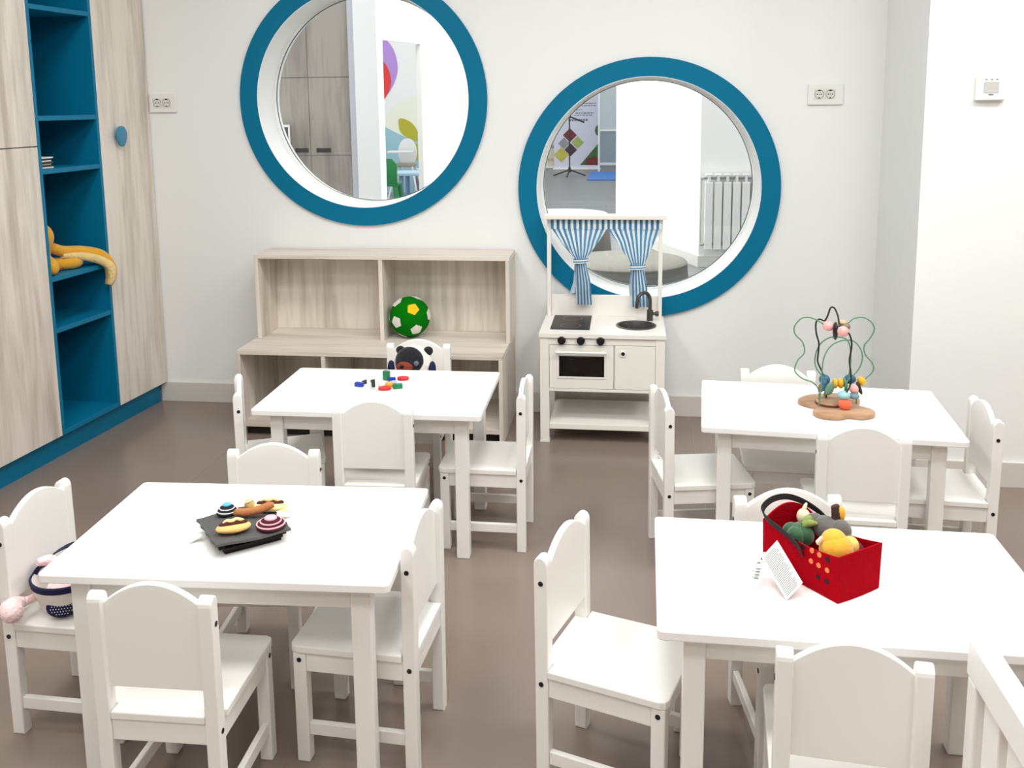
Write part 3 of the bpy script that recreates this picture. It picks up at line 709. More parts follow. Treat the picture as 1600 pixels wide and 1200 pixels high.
obj('egg_white', ball((0, 0, 0.008), 0.017, (1.2, 0.9, 0.5)), WHF, t, smooth=True); obj('egg_yolk', ball((0.0, 0.002, 0.015), 0.009, (1, 1, 0.5)), CREF, t, smooth=True)
t = thing('felt_shallot', 'small tan felt onion beside the pale cream bun on the grill', 'toy food', (1.190, -2.324, gz(1.190, -2.324)+0.001))
obj('shallot_body', ball((0, 0, 0.012), 0.013, (0.9, 0.9, 0.95)), TANF, t, smooth=True); obj('shallot_skin', tube([(0.006*1.5*cos(a), 0.0105*sin(a), 0.012+0.012*cos(a*0.5)) for a in (-2.2, -1.2, 0, 1.2, 2.2)], 0.002, n=6), WHF, t, smooth=True)

# ================================================================== PLASTIC PIECES (table by the bookshelf)
PB = mat('blue_plastic', (18, 58, 168), 0.3); PR = mat('red_plastic', (206, 22, 34), 0.3); PG = mat('green_plastic', (8, 122, 74), 0.3)
PO = mat('orange_plastic', (240, 168, 62), 0.35); PK = mat('black_toy_plastic', (24, 24, 24), 0.3); PW = mat('white_toy_plastic', (238, 236, 230), 0.35); PD = mat('dark_green_plastic', (32, 58, 44), 0.35)
PC = mat('pale_blue_plastic', (176, 180, 214), 0.3)
def link(c, l, wd, r, rz, m, label, tilt=0.0, z=0.0):
    pts = []
    for k in range(20):
        a = 2*pi*k/20; pts.append(((l/2-r)*cos(a)*(1.0+0.10*abs(sin(2*a))), (wd/2-r)*sin(a), 0))
    o = obj('toy_link', tube(pts, r, n=10, sub=2, closed=True), m, smooth=True)
    o.location = (c[0], c[1], TZ+r+z); o.rotation_euler = (tilt, 0, rz)
    tag(o, label, 'toy link', 'plastic toy pieces on the table by the bookshelf')
def block(c, sx, sy, sz, rz, m, label, tilt=0.0, z=0.0):
    o = obj('toy_block', box(-sx/2, sx/2, -sy/2, sy/2, 0, sz, min(sx, sy, sz)*0.22), m, smooth=True)
    o.location = (c[0], c[1], TZ+z); o.rotation_euler = (tilt, 0, rz)
    tag(o, label, 'toy block', 'plastic toy pieces on the table by the bookshelf')
block((1.137, -1.252), 0.032, 0.017, 0.015, radians(-12), PB, 'blue plastic block, leftmost of the small pieces on the table')
link((1.152, -1.212), 0.036, 0.024, 0.0055, radians(40), PK, 'black plastic link behind the blue block', 0.0)
block((1.180, -1.282), 0.012, 0.012, 0.040, 0.1, PW, 'white upright plastic post, left one of the pair')
block((1.210, -1.284), 0.012, 0.012, 0.044, -0.1, PW, 'white upright plastic post, right one of the pair')
block((1.190, -1.252), 0.018, 0.014, 0.026, 0.4, PD, 'dark green plastic piece between the two white posts')
link((1.236, -1.283), 0.044, 0.026, 0.0062, radians(12), PR, 'red plastic link in front of the orange disc')
o = obj('toy_counter', lathe([(0, 0), (0.012, 0), (0.0135, 0.004), (0.0135, 0.012), (0.011, 0.016), (0, 0.017)], 24), PO, smooth=True); o.location = (1.243, -1.247, TZ)
tag(o, 'round orange plastic toy disc in the middle of the pieces', 'toy piece', 'plastic toy pieces on the table by the bookshelf')
link((1.216, -1.240), 0.030, 0.024, 0.0055, radians(70), PW, 'clear white plastic link beside the orange disc')
block((1.276, -1.262), 0.034, 0.018, 0.016, radians(22), PG, 'green plastic block right of the red link')
block((1.212, -1.168), 0.024, 0.018, 0.034, radians(-20), PG, 'green plastic block standing at the back of the pieces', 0.0)
block((1.236, -1.184), 0.026, 0.016, 0.015, radians(15), PB, 'blue plastic block touching the standing green block')
link((1.246, -1.205), 0.026, 0.018, 0.0045, radians(30), PC, 'pale blue plastic link in front of the rear blue block')
link((1.271, -1.163), 0.042, 0.026, 0.006, radians(5), PR, 'red plastic link at the far right of the pieces')

# ================================================================== BEAD MAZE
BW = wood('toy_beech', (184, 148, 116), (150, 112, 84), (0.2, 1, 1), 0.5, 14)
GW = mat('green_wire', (82, 138, 106), 0.35); KWI = mat('black_wire', (22, 22, 22), 0.35)
mz = thing('bead_maze', 'wooden bead maze with green and black wire loops on the right rear table', 'bead maze', (2.70, -1.34, TZ))
out = spline([(-0.092, 0.040, 0), (-0.078, 0.002, 0), (-0.040, -0.030, 0), (-0.066, -0.070, 0), (-0.050, -0.112, 0), (0.0, -0.122, 0), (0.035, -0.106, 0), (0.075, -0.112, 0), (0.116, -0.085, 0), (0.118, -0.045, 0), (0.085, -0.005, 0), (0.104, 0.055, 0), (0.072, 0.098, 0), (0.030, 0.112, 0), (-0.012, 0.100, 0), (-0.050, 0.088, 0)], 6, True)
obj('base', prism([(p.x, p.y) for p in out], 0, 0.016, bev=0.004), BW, mz, smooth=True)
obj('turntable', lathe([(0, 0.0162), (0.040, 0.0162), (0.042, 0.019), (0.042, 0.024), (0.039, 0.027), (0, 0.0275)], 32, mx=Matrix.Translation((-0.002, -0.005, 0))), BW, mz, smooth=True)
obj('turntable_rim', lathe([(0.0425, 0.0165), (0.0445, 0.0165), (0.0445, 0.021), (0.0425, 0.021)], 32, mx=Matrix.Translation((-0.002, -0.005, 0))), mat('rim_brown', (96, 52, 34), 0.5), mz, smooth=True)
def lp(x, z, d): return (x+d*0.22, d, max(z-d*0.33, 0.012))
g1 = [(-0.035, 0.016), (-0.036, 0.056), (-0.054, 0.081), (-0.089, 0.095), (-0.112, 0.12), (-0.104, 0.153), (-0.085, 0.179), (-0.091, 0.212), (-0.114, 0.237), (-0.118, 0.262), (-0.099, 0.288), (-0.075, 0.293), (-0.051, 0.285), (-0.029, 0.272), (-0.005, 0.266), (0.020, 0.266), (0.041, 0.274), (0.06, 0.291), (0.087, 0.296), (0.111, 0.284), (0.124, 0.26), (0.113, 0.231), (0.096, 0.205), (0.101, 0.176), (0.122, 0.151), (0.127, 0.126), (0.106, 0.1), (0.092, 0.085), (0.082, 0.05), (0.080, 0.014)]
obj('wire', tube([lp(x, z, 0.0) for x, z in g1], 0.0021, n=8, sub=5), GW, mz, smooth=True, label='large wavy green wire')
g2 = [(-0.034, 0.005), (-0.030, 0.04), (-0.028, 0.078), (-0.027, 0.137), (-0.02, 0.173), (0.0, 0.203), (0.033, 0.218), (0.064, 0.215), (0.085, 0.19), (0.091, 0.162), (0.084, 0.132), (0.068, 0.108), (0.050, 0.090), (0.042, 0.055), (0.041, 0.010)]
obj('wire', tube([lp(x, z, -0.045) for x, z in g2], 0.0021, n=8, sub=5), GW, mz, smooth=True, label='front green wire arch')
g3 = [(-0.020, 0.018), (-0.018, 0.08), (-0.031, 0.108), (-0.049, 0.136), (-0.052, 0.169), (-0.041, 0.206), (-0.022, 0.226), (0.0, 0.235), (0.035, 0.232), (0.052, 0.212), (0.058, 0.170), (0.056, 0.12), (0.050, 0.085), (0.046, 0.030)]
obj('wire', tube([lp(x, z, 0.045) for x, z in g3], 0.0021, n=8, sub=5), GW, mz, smooth=True, label='rear green wire arch')
bk = [(-0.012, 0.02, 0.02), (-0.016, 0.08, 0.02), (-0.029, 0.119, 0.02), (-0.043, 0.151, 0.02), (-0.042, 0.187, 0.02), (-0.042, 0.213, 0.02), (-0.051, 0.245, 0.02), (-0.053, 0.278, 0.02), (-0.043, 0.290, 0.02), (-0.027, 0.284, 0.01), (-0.018, 0.3, 0.0), (-0.01, 0.325, 0.0), (0.002, 0.323, 0.0), (0.013, 0.297, -0.01), (0.018, 0.268, -0.02), (0.026, 0.250, -0.03), (0.037, 0.246, -0.04), (0.049, 0.238, -0.045), (0.057, 0.211, -0.05), (0.056, 0.182, -0.05), (0.053, 0.153, -0.05), (0.058, 0.117, -0.05), (0.060, 0.085, -0.055), (0.052, 0.058, -0.06), (0.040, 0.044, -0.06), (0.030, 0.02, -0.055)]
obj('wire', tube([lp(*q) for q in bk], 0.0027, n=8, sub=5), KWI, mz, smooth=True, label='black wire bent like a peak on top')
def bm_(nm, rgb): return mat(nm, rgb, 0.4)
bPINK = bm_('bead_pink', (240, 172, 168)); bBLU = bm_('bead_blue', (46, 96, 126)); bYEL = bm_('bead_yellow', (226, 174, 40)); bGRN = bm_('bead_green', (96, 136, 112)); bLB = bm_('bead_light_blue', (146, 190, 192)); bGB = bm_('bead_grey_blue', (108, 140, 148)); bOR = bm_('bead_orange', (238, 112, 78)); bBR = bm_('bead_brown', (150, 100, 60)); bOL = bm_('bead_olive', (124, 116, 96)); bTAN = bm_('bead_tan', (214, 176, 140))
def bead(x, z, d, r, sc, m, lb, rot=None): obj('bead', ball(lp(x, z, d), r, sc, rot=rot, u=20, v=12), m, mz, smooth=True, label=lb)
bead(-0.015, 0.266, 0.0, 0.0165, (1.05, 1, 0.95), bPINK, 'pink bead high left'); bead(0.030, 0.247, -0.035, 0.0175, (1, 1, 0.95), bPINK, 'pink bead high right')
bead(0.007, 0.250, -0.012, 0.029, (0.26, 0.7, 1), CAP, 'black oval bead'); bead(0.036, 0.266, 0.0, 0.016, (1, 1, 0.8), bOL, 'olive bead'); bead(0.027, 0.279, 0.003, 0.014, (1, 1, 0.6), bTAN, 'tan bead')
bead(-0.020, 0.093, 0.02, 0.0175, (1, 1, 0.95), bBLU, 'dark blue bead, left'); bead(0.058, 0.097, 0.02, 0.0180, (1.05, 1, 0.85), bBLU, 'dark blue bead, right')
bead(-0.003, 0.062, -0.03, 0.022, (0.6, 0.35, 1), bGRN, 'green leaf bead', RY(0.35)); bead(0.013, 0.081, 0.0, 0.0165, (0.55, 1, 1), bYEL, 'yellow disc bead'); bead(0.030, 0.082, 0.0, 0.0165, (0.6, 1, 1), bYEL, 'yellow disc bead')
bead(0.044, 0.080, 0.0, 0.021, (0.3, 0.8, 1), bGRN, 'green disc bead', RY(-0.2)); bead(0.070, 0.064, -0.03, 0.0145, (1, 1, 1), bPINK, 'pink bead low right')
bead(0.087, 0.067, -0.01, 0.022, (0.28, 0.6, 1), CAP, 'black leaf bead', RY(-0.4)); bead(0.093, 0.091, 0.0, 0.0150, (0.85, 1, 1.0), bYEL, 'yellow bead at right', RY(-0.5))
bead(0.040, 0.043, -0.055, 0.0205, (1, 1, 0.62), bLB, 'light blue disc bead'); bead(0.071, 0.041, -0.04, 0.0170, (1, 1, 0.55), bGB, 'grey-blue disc bead')
bead(0.045, 0.013, -0.062, 0.022, (1.0, 0.5, 0.8), bOR, 'orange leaf bead', RY(0.5)); bead(-0.030, 0.065, 0.02, 0.012, (0.8, 1, 1.1), bBR, 'brown bead'); bead(-0.020, 0.075, 0.0, 0.017, (0.6, 0.9, 1.2), bBLU, 'dark blue leaf bead')

# ================================================================== RED FELT BASKET
RED = mat('red_felt', (160, 4, 22), 0.95, bump=0.25, bscale=200, var=0.06, vscale=30, spec=0.05); KFELT = mat('black_strap', (22, 20, 21), 0.85)
BA = radians(36.9)
bk_ = thing('felt_basket', 'red felt basket with a black strap on the front right table', 'basket', (2.4575, -2.4245, TZ), BA)
b = bmesh.new(); W2, L2, N = 0.059, 0.100, 14
def rim(u):   # outline parameter to plan position (bottom) 0..4
    s = int(u) % 4; t = u-int(u)
    c = [(-1, -1), (1, -1), (1, 1), (-1, 1)]; a, d = c[s], c[(s+1) % 4]
    return a[0]*(1-t)+d[0]*t, a[1]*(1-t)+d[1]*t, s, t
rows = []
for k in range(9):
    h_ = k/8; row = []
    for i in range(4*N):
        px, py, s, t = rim(i/N); bul = 0.05*sin(pi*t)*(1-0.6*h_)
        if s in (1, 3): bul = -0.10*sin(pi*t)*h_+0.05*sin(pi*t)*(1-h_)
        fl = 1+0.06*h_
        x = px*W2*fl*(1+(bul if s in (1, 3) else 0)); y = py*L2*(1-(0.02 if s == 2 else 0)*h_)*(1+(bul*0.5 if s in (0, 2) else 0))
        z = 0.095*h_
        if s == 2: z = (0.095+0.022*sin(pi*t))*h_
        if s in (1, 3): z -= 0.014*sin(pi*t)*h_
        row.append(b.verts.new((x, y, z+0.001)))
    rows.append(row)
for a, c in zip(rows, rows[1:]):
    for i in range(4*N): b.faces.new((a[i], a[(i+1) % (4*N)], c[(i+1) % (4*N)], c[i]))
b.faces.new(rows[0][::-1]); bmesh.ops.recalc_face_normals(b, faces=b.faces)
bmesh.ops.solidify(b, geom=b.faces[:], thickness=0.0035)
bo = obj('basket_body', b, RED, bk_)
hand = [(-0.0635, -0.012, 0.060), (-0.0645, 0.005, 0.080), (-0.066, 0.04, 0.093), (-0.067, 0.082, 0.103), (-0.054, 0.110, 0.112), (-0.018, 0.120, 0.121), (0.022, 0.114, 0.121), (0.050, 0.090, 0.110), (0.062, 0.05, 0.094), (0.060, 0.01, 0.070)]
pth = spline(hand, 6); b = bmesh.new(); vs = []
for i, p in enumerate(pth):
    t_ = (pth[min(i+1, len(pth)-1)]-pth[max(i-1, 0)]).normalized(); side = Vector((-0.25, 0.35, 1)).normalized(); side = (side-t_*side.dot(t_)).normalized(); n_ = t_.cross(side)
    vs.append([b.verts.new(p+side*a*0.0062+n_*c*0.0013) for a, c in ((-1, -1), (1, -1), (1, 1), (-1, 1))])
for a, c in zip(vs, vs[1:]):
    for j in range(4): b.faces.new((a[j], a[(j+1) % 4], c[(j+1) % 4], c[j]))
b.faces.new(vs[0]); b.faces.new(vs[-1][::-1]); bmesh.ops.recalc_face_normals(b, faces=b.faces)
obj('strap', b, KFELT, bk_, label='black felt carrying strap')
HOL = mat('hole_dark', (34, 4, 8), 0.9); HOO = mat('hole_orange', (226, 128, 70), 0.9)
for (yy, zz, m) in ((-0.072, 0.080, HOL), (-0.050, 0.080, HOO), (-0.030, 0.080, HOO), (-0.072, 0.058, HOO), (-0.050, 0.058, HOO), (-0.030, 0.058, HOO), (-0.072, 0.034, HOL), (-0.050, 0.034, HOL), (-0.006, 0.078, HOL), (0.012, 0.082, HOL), (0.030, 0.084, HOL)):
    h_ = zz/0.095; t = (1-yy/L2)/2; bul = -0.10*sin(pi*t)*h_+0.05*sin(pi*t)*(1-h_); x = -W2*(1+0.06*h_)*(1+bul)
    obj('punched_hole', cyl((x+0.002, yy, zz), (x-0.0012, yy, zz), 0.0052, n=16), m, bo, label='round punched hole')
def bl2w(x, y, z): v = RZ(BA) @ Vector((x, y, 0)); return (2.4575+v.x, -2.4245+v.y, TZ+z)
DG = mat('pepper_green', (14, 76, 34), 0.7, bump=0.2, bscale=60, sheen=0.5); LG = mat('leaf_green', (134, 150, 82), 0.9); OY = mat('plush_yellow', (232, 170, 44), 0.9, bump=0.3, bscale=80, var=0.12, vscale=25, sheen=0.4)
PYL = mat('pale_yellow_plush', (240, 204, 110), 0.9, bump=0.3, bscale=80); GRY = mat('grey_plush', (92, 88, 86), 0.9, bump=0.3, bscale=80, var=0.15, vscale=20, sheen=0.4); DBR = mat('dark_brown_plush', (58, 40, 34), 0.9); CRP = mat('cream_cloth', (234, 220, 186), 0.9)
t = thing('plush_pepper', 'dark green plush pepper with pale green leaves in the red basket', 'plush vegetable', bl2w(-0.022, 0.040, 0.075), BA)
b = ball((0, 0, 0), 0.026, (1, 1, 0.95))
for k in range(4): ball((0.014*cos(k*pi/2+0.4), 0.014*sin(k*pi/2+0.4), 0.002), 0.019, (1, 1, 1.1), bm=b)
obj('pepper_body', b, DG, t, smooth=True)
b = tube([(0.004, -0.010, 0.022), (0.012, -0.02, 0.031), (0.024, -0.028, 0.030)], [0.005, 0.008, 0.003]); tube([(0.006, -0.008, 0.024), (0.020, -0.008, 0.034), (0.030, -0.012, 0.026)], [0.005, 0.008, 0.003], bm=b)
obj('pepper_leaf', b, LG, t, smooth=True)
t = thing('plush_chick', 'mustard yellow plush lump at the front of the red basket', 'plush toy', bl2w(-0.014, -0.052, 0.080), BA)
b = ball((0, 0, 0), 0.034, (1.0, 0.95, 1.0)); ball((0.0, 0.006, 0.014), 0.026, (1, 1, 1), bm=b); obj('plush_body', b, OY, t, smooth=True)
obj('side_lump', ball((0.036, -0.004, 0.0), 0.018, (0.95, 1, 1.15)), PYL, t, smooth=True, label='pale yellow side lump')
obj('cloth_tag', box(-0.040, -0.022, 0.012, 0.018, 0.016, 0.026, 0.002, rot=RY(-0.5)), CRP, t, label='cream cloth tag')
t = thing('plush_aubergine', 'grey plush vegetable with a brown and yellow tip in the red basket', 'plush vegetable', bl2w(0.026, 0.005, 0.092), BA)
b = ball((0, 0, 0), 0.028, (0.95, 1.35, 0.85)); ball((0.008, -0.026, 0.004), 0.022, bm=b); ball((-0.006, 0.030, 0.002), 0.020, bm=b); obj('plush_body', b, GRY, t, smooth=True)
obj('tip', tube([(0.012, -0.010, 0.018), (0.016, -0.008, 0.034), (0.013, -0.004, 0.048)], [0.010, 0.012, 0.008]), DBR, t, smooth=True, label='dark brown tip')
obj('tip_patch', ball((0.020, -0.014, 0.032), 0.012, (0.8, 0.8, 1.4)), OY, t, smooth=True, label='mustard yellow patch')
t = thing('plush_garlic', 'small cream plush vegetable at the back of the red basket', 'plush vegetable', bl2w(0.016, 0.062, 0.098), BA)
b = ball((0, 0, 0), 0.014, (1, 1, 1.2)); tube([(0, 0, 0.012), (0.004, 0.0, 0.022), (0.01, 0.002, 0.026)], [0.006, 0.004, 0.002], bm=b); obj('plush_body', b, CRP, t, smooth=True)
t = thing('plush_cabbage', 'dark red and green plush vegetable at the right rim of the red basket', 'plush vegetable', bl2w(0.036, -0.052, 0.068), BA)
obj('plush_body', ball((0, 0, 0), 0.022, (0.8, 1.2, 0.9)), mat('wine_plush', (92, 10, 26), 0.9), t, smooth=True); obj('leaf', ball((-0.010, 0.020, 0.010), 0.014, (1.1, 1, 0.8)), DG, t, smooth=True, label='dark green leaf')
# paper tags
PAPER = mat('tag_paper', (240, 239, 236), 0.6); INK = mat('tag_ink', (70, 72, 74), 0.7)
def card(name, quad, th, label, lines, parent):
    q = [Vector(p) for p in quad]; n_ = (q[1]-q[0]).cross(q[3]-q[0]).normalized()
    b = bmesh.new(); lo = [b.verts.new(p) for p in q]; hi = [b.verts.new(p+n_*th) for p in q]
    b.faces.new(lo); b.faces.new(hi)
    for i in range(4): b.faces.new((lo[i], lo[(i+1) % 4], hi[(i+1) % 4], hi[i]))
    bmesh.ops.recalc_face_normals(b, faces=b.faces); o = obj(name, b, PAPER, parent, label=label)
    b = bmesh.new()
    for (u0, u1, v0, v1) in lines:
        for sgn in (1, -1):
            off = n_*(th+0.0002) if sgn > 0 else -n_*0.0002
            P = lambda u, v: (q[0]*(1-u)+q[1]*u)*(1-v)+(q[3]*(1-u)+q[2]*u)*v+off
            b.faces.new([b.verts.new(P(u0, v0)), b.verts.new(P(u1, v0)), b.verts.new(P(u1, v1)), b.verts.new(P(u0, v1))])
    obj('printing', b, INK, o, label='small grey lines of print')
    return o
ivr = lambda x, y, z: tuple((RZ(-BA) @ Vector((x-2.4575, y+2.4245, 0)))[:2])+(z-TZ,)
random.seed(3)
ln = []
for k in range(26):
    v = 0.05+k*0.035; ln.append((0.08, 0.08+0.84*(0.75+0.25*random.random()), v, v+0.013))
card('care_tag', [ivr(2.374, -2.538, 0.5008), ivr(2.407, -2.519, 0.530), ivr(2.367, -2.449, 0.5822), ivr(2.334, -2.468, 0.553)], 0.0006, 'white paper care tag covered in fine print', ln, bk_)
ln = [(0.25, 0.8, 0.30+0.028*k, 0.30+0.028*k+0.012+0.008*(k % 3 == 0)) for k in range(10)]+[(0.2, 0.6, 0.70, 0.73), (0.5, 0.8, 0.80, 0.86)]
card('barcode_tag', [ivr(2.305, -2.507, 0.5008), ivr(2.322, -2.507, 0.5008), ivr(2.346, -2.455, 0.558), ivr(2.329, -2.455, 0.558)], 0.0006, 'narrow white tag with a printed bar code', ln, bk_)

# ================================================================== PLUSH BUNNY BAG ON FAR-LEFT CHAIR
CLOTH = mat('off_white_cloth', (236, 231, 224), 0.9, bump=0.4, bscale=40, var=0.03); NAVY = mat('navy_binding', (20, 22, 66), 0.85); PNK = mat('pink_fur', (248, 214, 214), 0.95, bump=0.8, bscale=90, var=0.08, vscale=40, sheen=0.5)
SZ = 0.2865
cbx, cby = 0.736, -2.352
bb = thing('cloth_bag', 'small white cloth bag with navy rim and strap on the far-left chair', 'bag', (cbx, cby, SZ))
obj('bag_body', lathe([(0, 0.0), (0.050, 0.001), (0.060, 0.012), (0.070, 0.04), (0.078, 0.068), (0.080, 0.082), (0.077, 0.082), (0.066, 0.040), (0.05, 0.010), (0, 0.006)], 36), CLOTH, bb, smooth=True)
b = lathe([(0.0775, 0.070), (0.0800, 0.069), (0.0822, 0.083), (0.0795, 0.086), (0.076, 0.084)], 36); obj('rim_binding', b, NAVY, bb, smooth=True, label='navy rim binding')
hp = spline([(-0.078, -0.012, 0.078), (-0.066, 0.006, 0.100), (-0.035, 0.03, 0.124), (0.0, 0.045, 0.134), (0.04, 0.045, 0.118), (0.072, 0.028, 0.084)], 6)
b = bmesh.new(); vs = []
for i, p in enumerate(hp):
    t_ = (hp[min(i+1, len(hp)-1)]-hp[max(i-1, 0)]).normalized(); sd = Vector((0.3, 0.85, 0.25)); sd = (sd-t_*sd.dot(t_)).normalized(); n_ = t_.cross(sd)
    vs.append([b.verts.new(p+sd*a*0.008+n_*c*0.0012) for a, c in ((-1, -1), (1, -1), (1, 1), (-1, 1))])
for a, c in zip(vs, vs[1:]):
    for j in range(4): b.faces.new((a[j], a[(j+1) % 4], c[(j+1) % 4], c[j]))
b.faces.new(vs[0]); b.faces.new(vs[-1][::-1]); bmesh.ops.recalc_face_normals(b, faces=b.faces); obj('strap', b, NAVY, bb, label='navy carrying strap')
pa = ball((0, 0, 0), 0.030, (1.2, 0.34, 0.86)); po = obj('patch', pa, NAVY, bb, smooth=True, label='navy padded oval patch'); po.location = (0.020, -0.056, 0.030); po.rotation_euler = (-0.22, 0, 0.36)
b = new()
for i in range(-4, 5):
    for j in range(-2, 3):
        x, z = i*0.0062+(j % 2)*0.003, j*0.0062-0.003
        if (x/0.034)**2+(z/0.025)**2 < 0.62:
            y = -0.0102*sqrt(max(0, 1-(x/0.036)**2-(z/0.0258)**2)); ball((x, y-0.0002, z), 0.0013, u=8, v=6, bm=b)
obj('dots', b, WHF, po, label='rows of tiny white dots')
rb = thing('plush_bunny', 'fluffy pink plush bunny stuffed in the white cloth bag, one ear hanging out', 'plush toy', (cbx, cby, SZ+0.045))
b = ball((0.0, -0.005, 0), 0.046, (1.0, 0.95, 0.80)); ball((0.022, -0.030, 0.014), 0.022, bm=b); obj('body', b, PNK, rb, smooth=True)
obj('ear', tube([(-0.045, -0.02, -0.002), (-0.066, -0.06, -0.004), (-0.072, -0.090, 0.004), (-0.066, -0.115, 0.006), (-0.050, -0.132, 0.004), (-0.040, -0.140, 0.002)], [0.008, 0.010, 0.018, 0.026, 0.022, 0.010], n=14), PNK, rb, smooth=True)
obj('ear', tube([(-0.02, 0.015, 0.025), (-0.045, 0.012, 0.060), (-0.066, -0.012, 0.066)], [0.012, 0.015, 0.008], n=14), PNK, rb, smooth=True)

# ================================================================== PUPPY BAG ON REAR CHAIR
NF = mat('black_plush', (20, 20, 26), 0.95, bump=0.5, bscale=120, sheen=0.3); MUZ = mat('muzzle_plush', (136, 58, 42), 0.95, bump=0.5, bscale=120)
pp = thing('plush_puppy_bag', 'white plush puppy bag with a black face on the chair before the bookshelf', 'plush bag', (1.243, -0.885, SZ))
b = ball((0, 0, 0.0935), 0.088, (0.95, 0.60, 1.04)); ball((0.002, -0.002, 0.180), 0.082, (0.98, 0.66, 1.08), bm=b); obj('body', b, CLOTH, pp, smooth=True)
fc = obj('face', ball((-0.006, -0.034, 0.208), 0.057, (1.0, 0.52, 1.08)), NF, pp, smooth=True, label='black plush face')
obj('muzzle', ball((-0.020, -0.060, 0.196), 0.031, (1.05, 0.62, 0.72)), MUZ, fc, smooth=True, label='reddish brown muzzle')
obj('nose', ball((-0.026, -0.080, 0.205), 0.008, (1.1, 0.6, 0.8)), CAP, fc, smooth=True, label='black nose')
obj('eye', lathe([(0.0, 0.004), (0.0045, 0.0035), (0.006, 0.002), (0.0095, 0.002), (0.0095, 0.0)], 20, mx=Matrix.Translation((0.025, -0.0575, 0.212)) @ RX(pi/2) @ RY(0.3)), mat('eye_grey', (112, 126, 136), 0.3), fc, smooth=True, label='grey ring eye')
for x, r_, lb in ((-0.046, 0.5, 'black left ear'), (0.060, -0.5, 'black right ear')):
    obj('ear', ball((x, -0.006, 0.246), 0.020, (1.0, 0.55, 0.9), rot=RY(r_)), NF, pp, smooth=True, label=lb)
for x in (-0.080, 0.074):
    q = obj('side_pad', ball((x, -0.018, 0.170), 0.040, (0.42, 0.55, 1.0), rot=RY(0.12 if x > 0 else -0.12)), NAVY, pp, smooth=True, label='navy dotted side pad')

# ================================================================== SLATTED COT SIDE (lower right corner)
ctb = thing('slatted_railing', 'white slatted wooden railing in the bottom right corner, end-on beside the table', 'railing', (2.634, -2.806, 0))
H = 0.60
obj('top_rail', box(-0.0185, 0.0175, -0.987, 0.002, H-0.060, H, 0.002), WHITE, ctb)
obj('bottom_rail', box(-0.0125, 0.0125, -0.95, -0.0362, 0.10, 0.145, 0.003), WHITE, ctb)
for y in (-0.018, -0.968): obj('post', box(-0.0175, 0.0175, y-0.018, y+0.018, 0.0, H-0.0604, 0.005, 3), WHITE, ctb)
for y in (-0.018, -0.968): obj('foot', box(-0.020, 0.14, y-0.016, y+0.016, 0.0, 0.03, 0.003) if False else box(0.0178, 0.16, y-0.016, y+0.016, 0.0, 0.03, 0.003), WHITE, ctb)
for k in range(10):
    y = -0.085-0.091*k; obj('slat', box(-0.010, 0.010, y-0.030, y+0.030, 0.1452, H-0.0602, 0.003), WHITE, ctb)

# ================================================================== ROOMS BEYOND THE WINDOWS
HF = mat('grey_plank_floor', (122, 125, 126), 0.4, var=0.08, vscale=2); HW_ = mat('hall_wall_paint', (250, 250, 248), 0.8); HG = mat('hall_grey_wall', (196, 200, 204), 0.8)
b = box(-7, 7, WT+0.001, 18, -0.06, -0.0005); struct('floor', b, HF, label='grey plank floor of the hall beyond')
b = new()
for k in range(70):
    y = 0.6+0.25*k; box(-2.5, 3.5, y-0.003, y+0.003, -0.0004, 0.0002, bm=b)
struct('trim_2', b, mat('plank_seam', (112, 116, 118), 0.6), label='plank seams of the hall floor')
struct('wall_far', box(-3, 7, 17.6, 17.75, 0, 3.4), HG, label='grey far wall of the hall')
struct('wall_mural', box(-7, 0.2, 11.0, 11.1, 0, 3.6), HW_, label='white wall with a painted mural seen through the left window')
wm = bpy.data.objects['wall_mural']
def ell(cx, cz, rx, rz_, y, t=0.004, a0=0, pinch=0.0, n=40):
    pts = []
    for k in range(n):
        a = 2*pi*k/n; s = sin(a); f = 1-pinch*max(0, -s)**1.5; pts.append((cx+rx*cos(a)*f, cz+rz_*s))
    return prism(pts, y-t, y, 'y')
obj('mural_balloon', ell(-2.08, 2.06, 0.33, 0.52, 10.999, pinch=0.35), mat('mural_lilac', (188, 150, 224), 0.8), wm, smooth=False, label='painted lilac balloon')
obj('mural_balloon', ell(-2.14, 1.84, 0.27, 0.40, 10.994, pinch=0.4), mat('mural_red', (236, 62, 62), 0.8), wm, label='painted red balloon')
obj('mural_hill', prism([(-3.2, 0.0), (-0.9, 0.0), (-0.9, 0.72), (-1.3, 0.80), (-1.55, 0.88), (-1.80, 1.00), (-2.05, 1.13), (-3.2, 1.3)], 10.995, 10.999, 'y'), mat('mural_blue', (160, 206, 218), 0.8), wm, label='painted pale blue hill')
obj('mural_painted_glow', ell(-1.3, 1.0, 0.75, 0.62, 10.9995, 0.0004), mat('mural_glow_yellow', (250, 250, 232), 0.8), wm, label='pale yellow glow of light, painted onto the mural wall')  # flat pale ellipse: the soft yellow glow low on this wall, put in as colour
lf = spline([(-1.74, 1.24, 0), (-1.56, 1.18, 0), (-1.44, 1.02, 0), (-1.40, 0.86, 0), (-1.58, 0.90, 0), (-1.72, 1.0, 0), (-1.76, 1.12, 0)], 5, True)
obj('mural_leaf', prism([(p.x, p.y) for p in lf], 10.990, 10.9945, 'y'), mat('mural_olive', (188, 184, 52), 0.8), wm, label='painted olive leaf')
lf = spline([(-1.62, 0.74, 0), (-1.46, 0.82, 0), (-1.36, 0.70, 0), (-1.40, 0.54, 0), (-1.54, 0.58, 0)], 5, True)
obj('mural_leaf', prism([(p.x, p.y) for p in lf], 10.990, 10.9945, 'y'), bpy.data.materials['mural_olive'], wm, label='lower painted olive leaf')
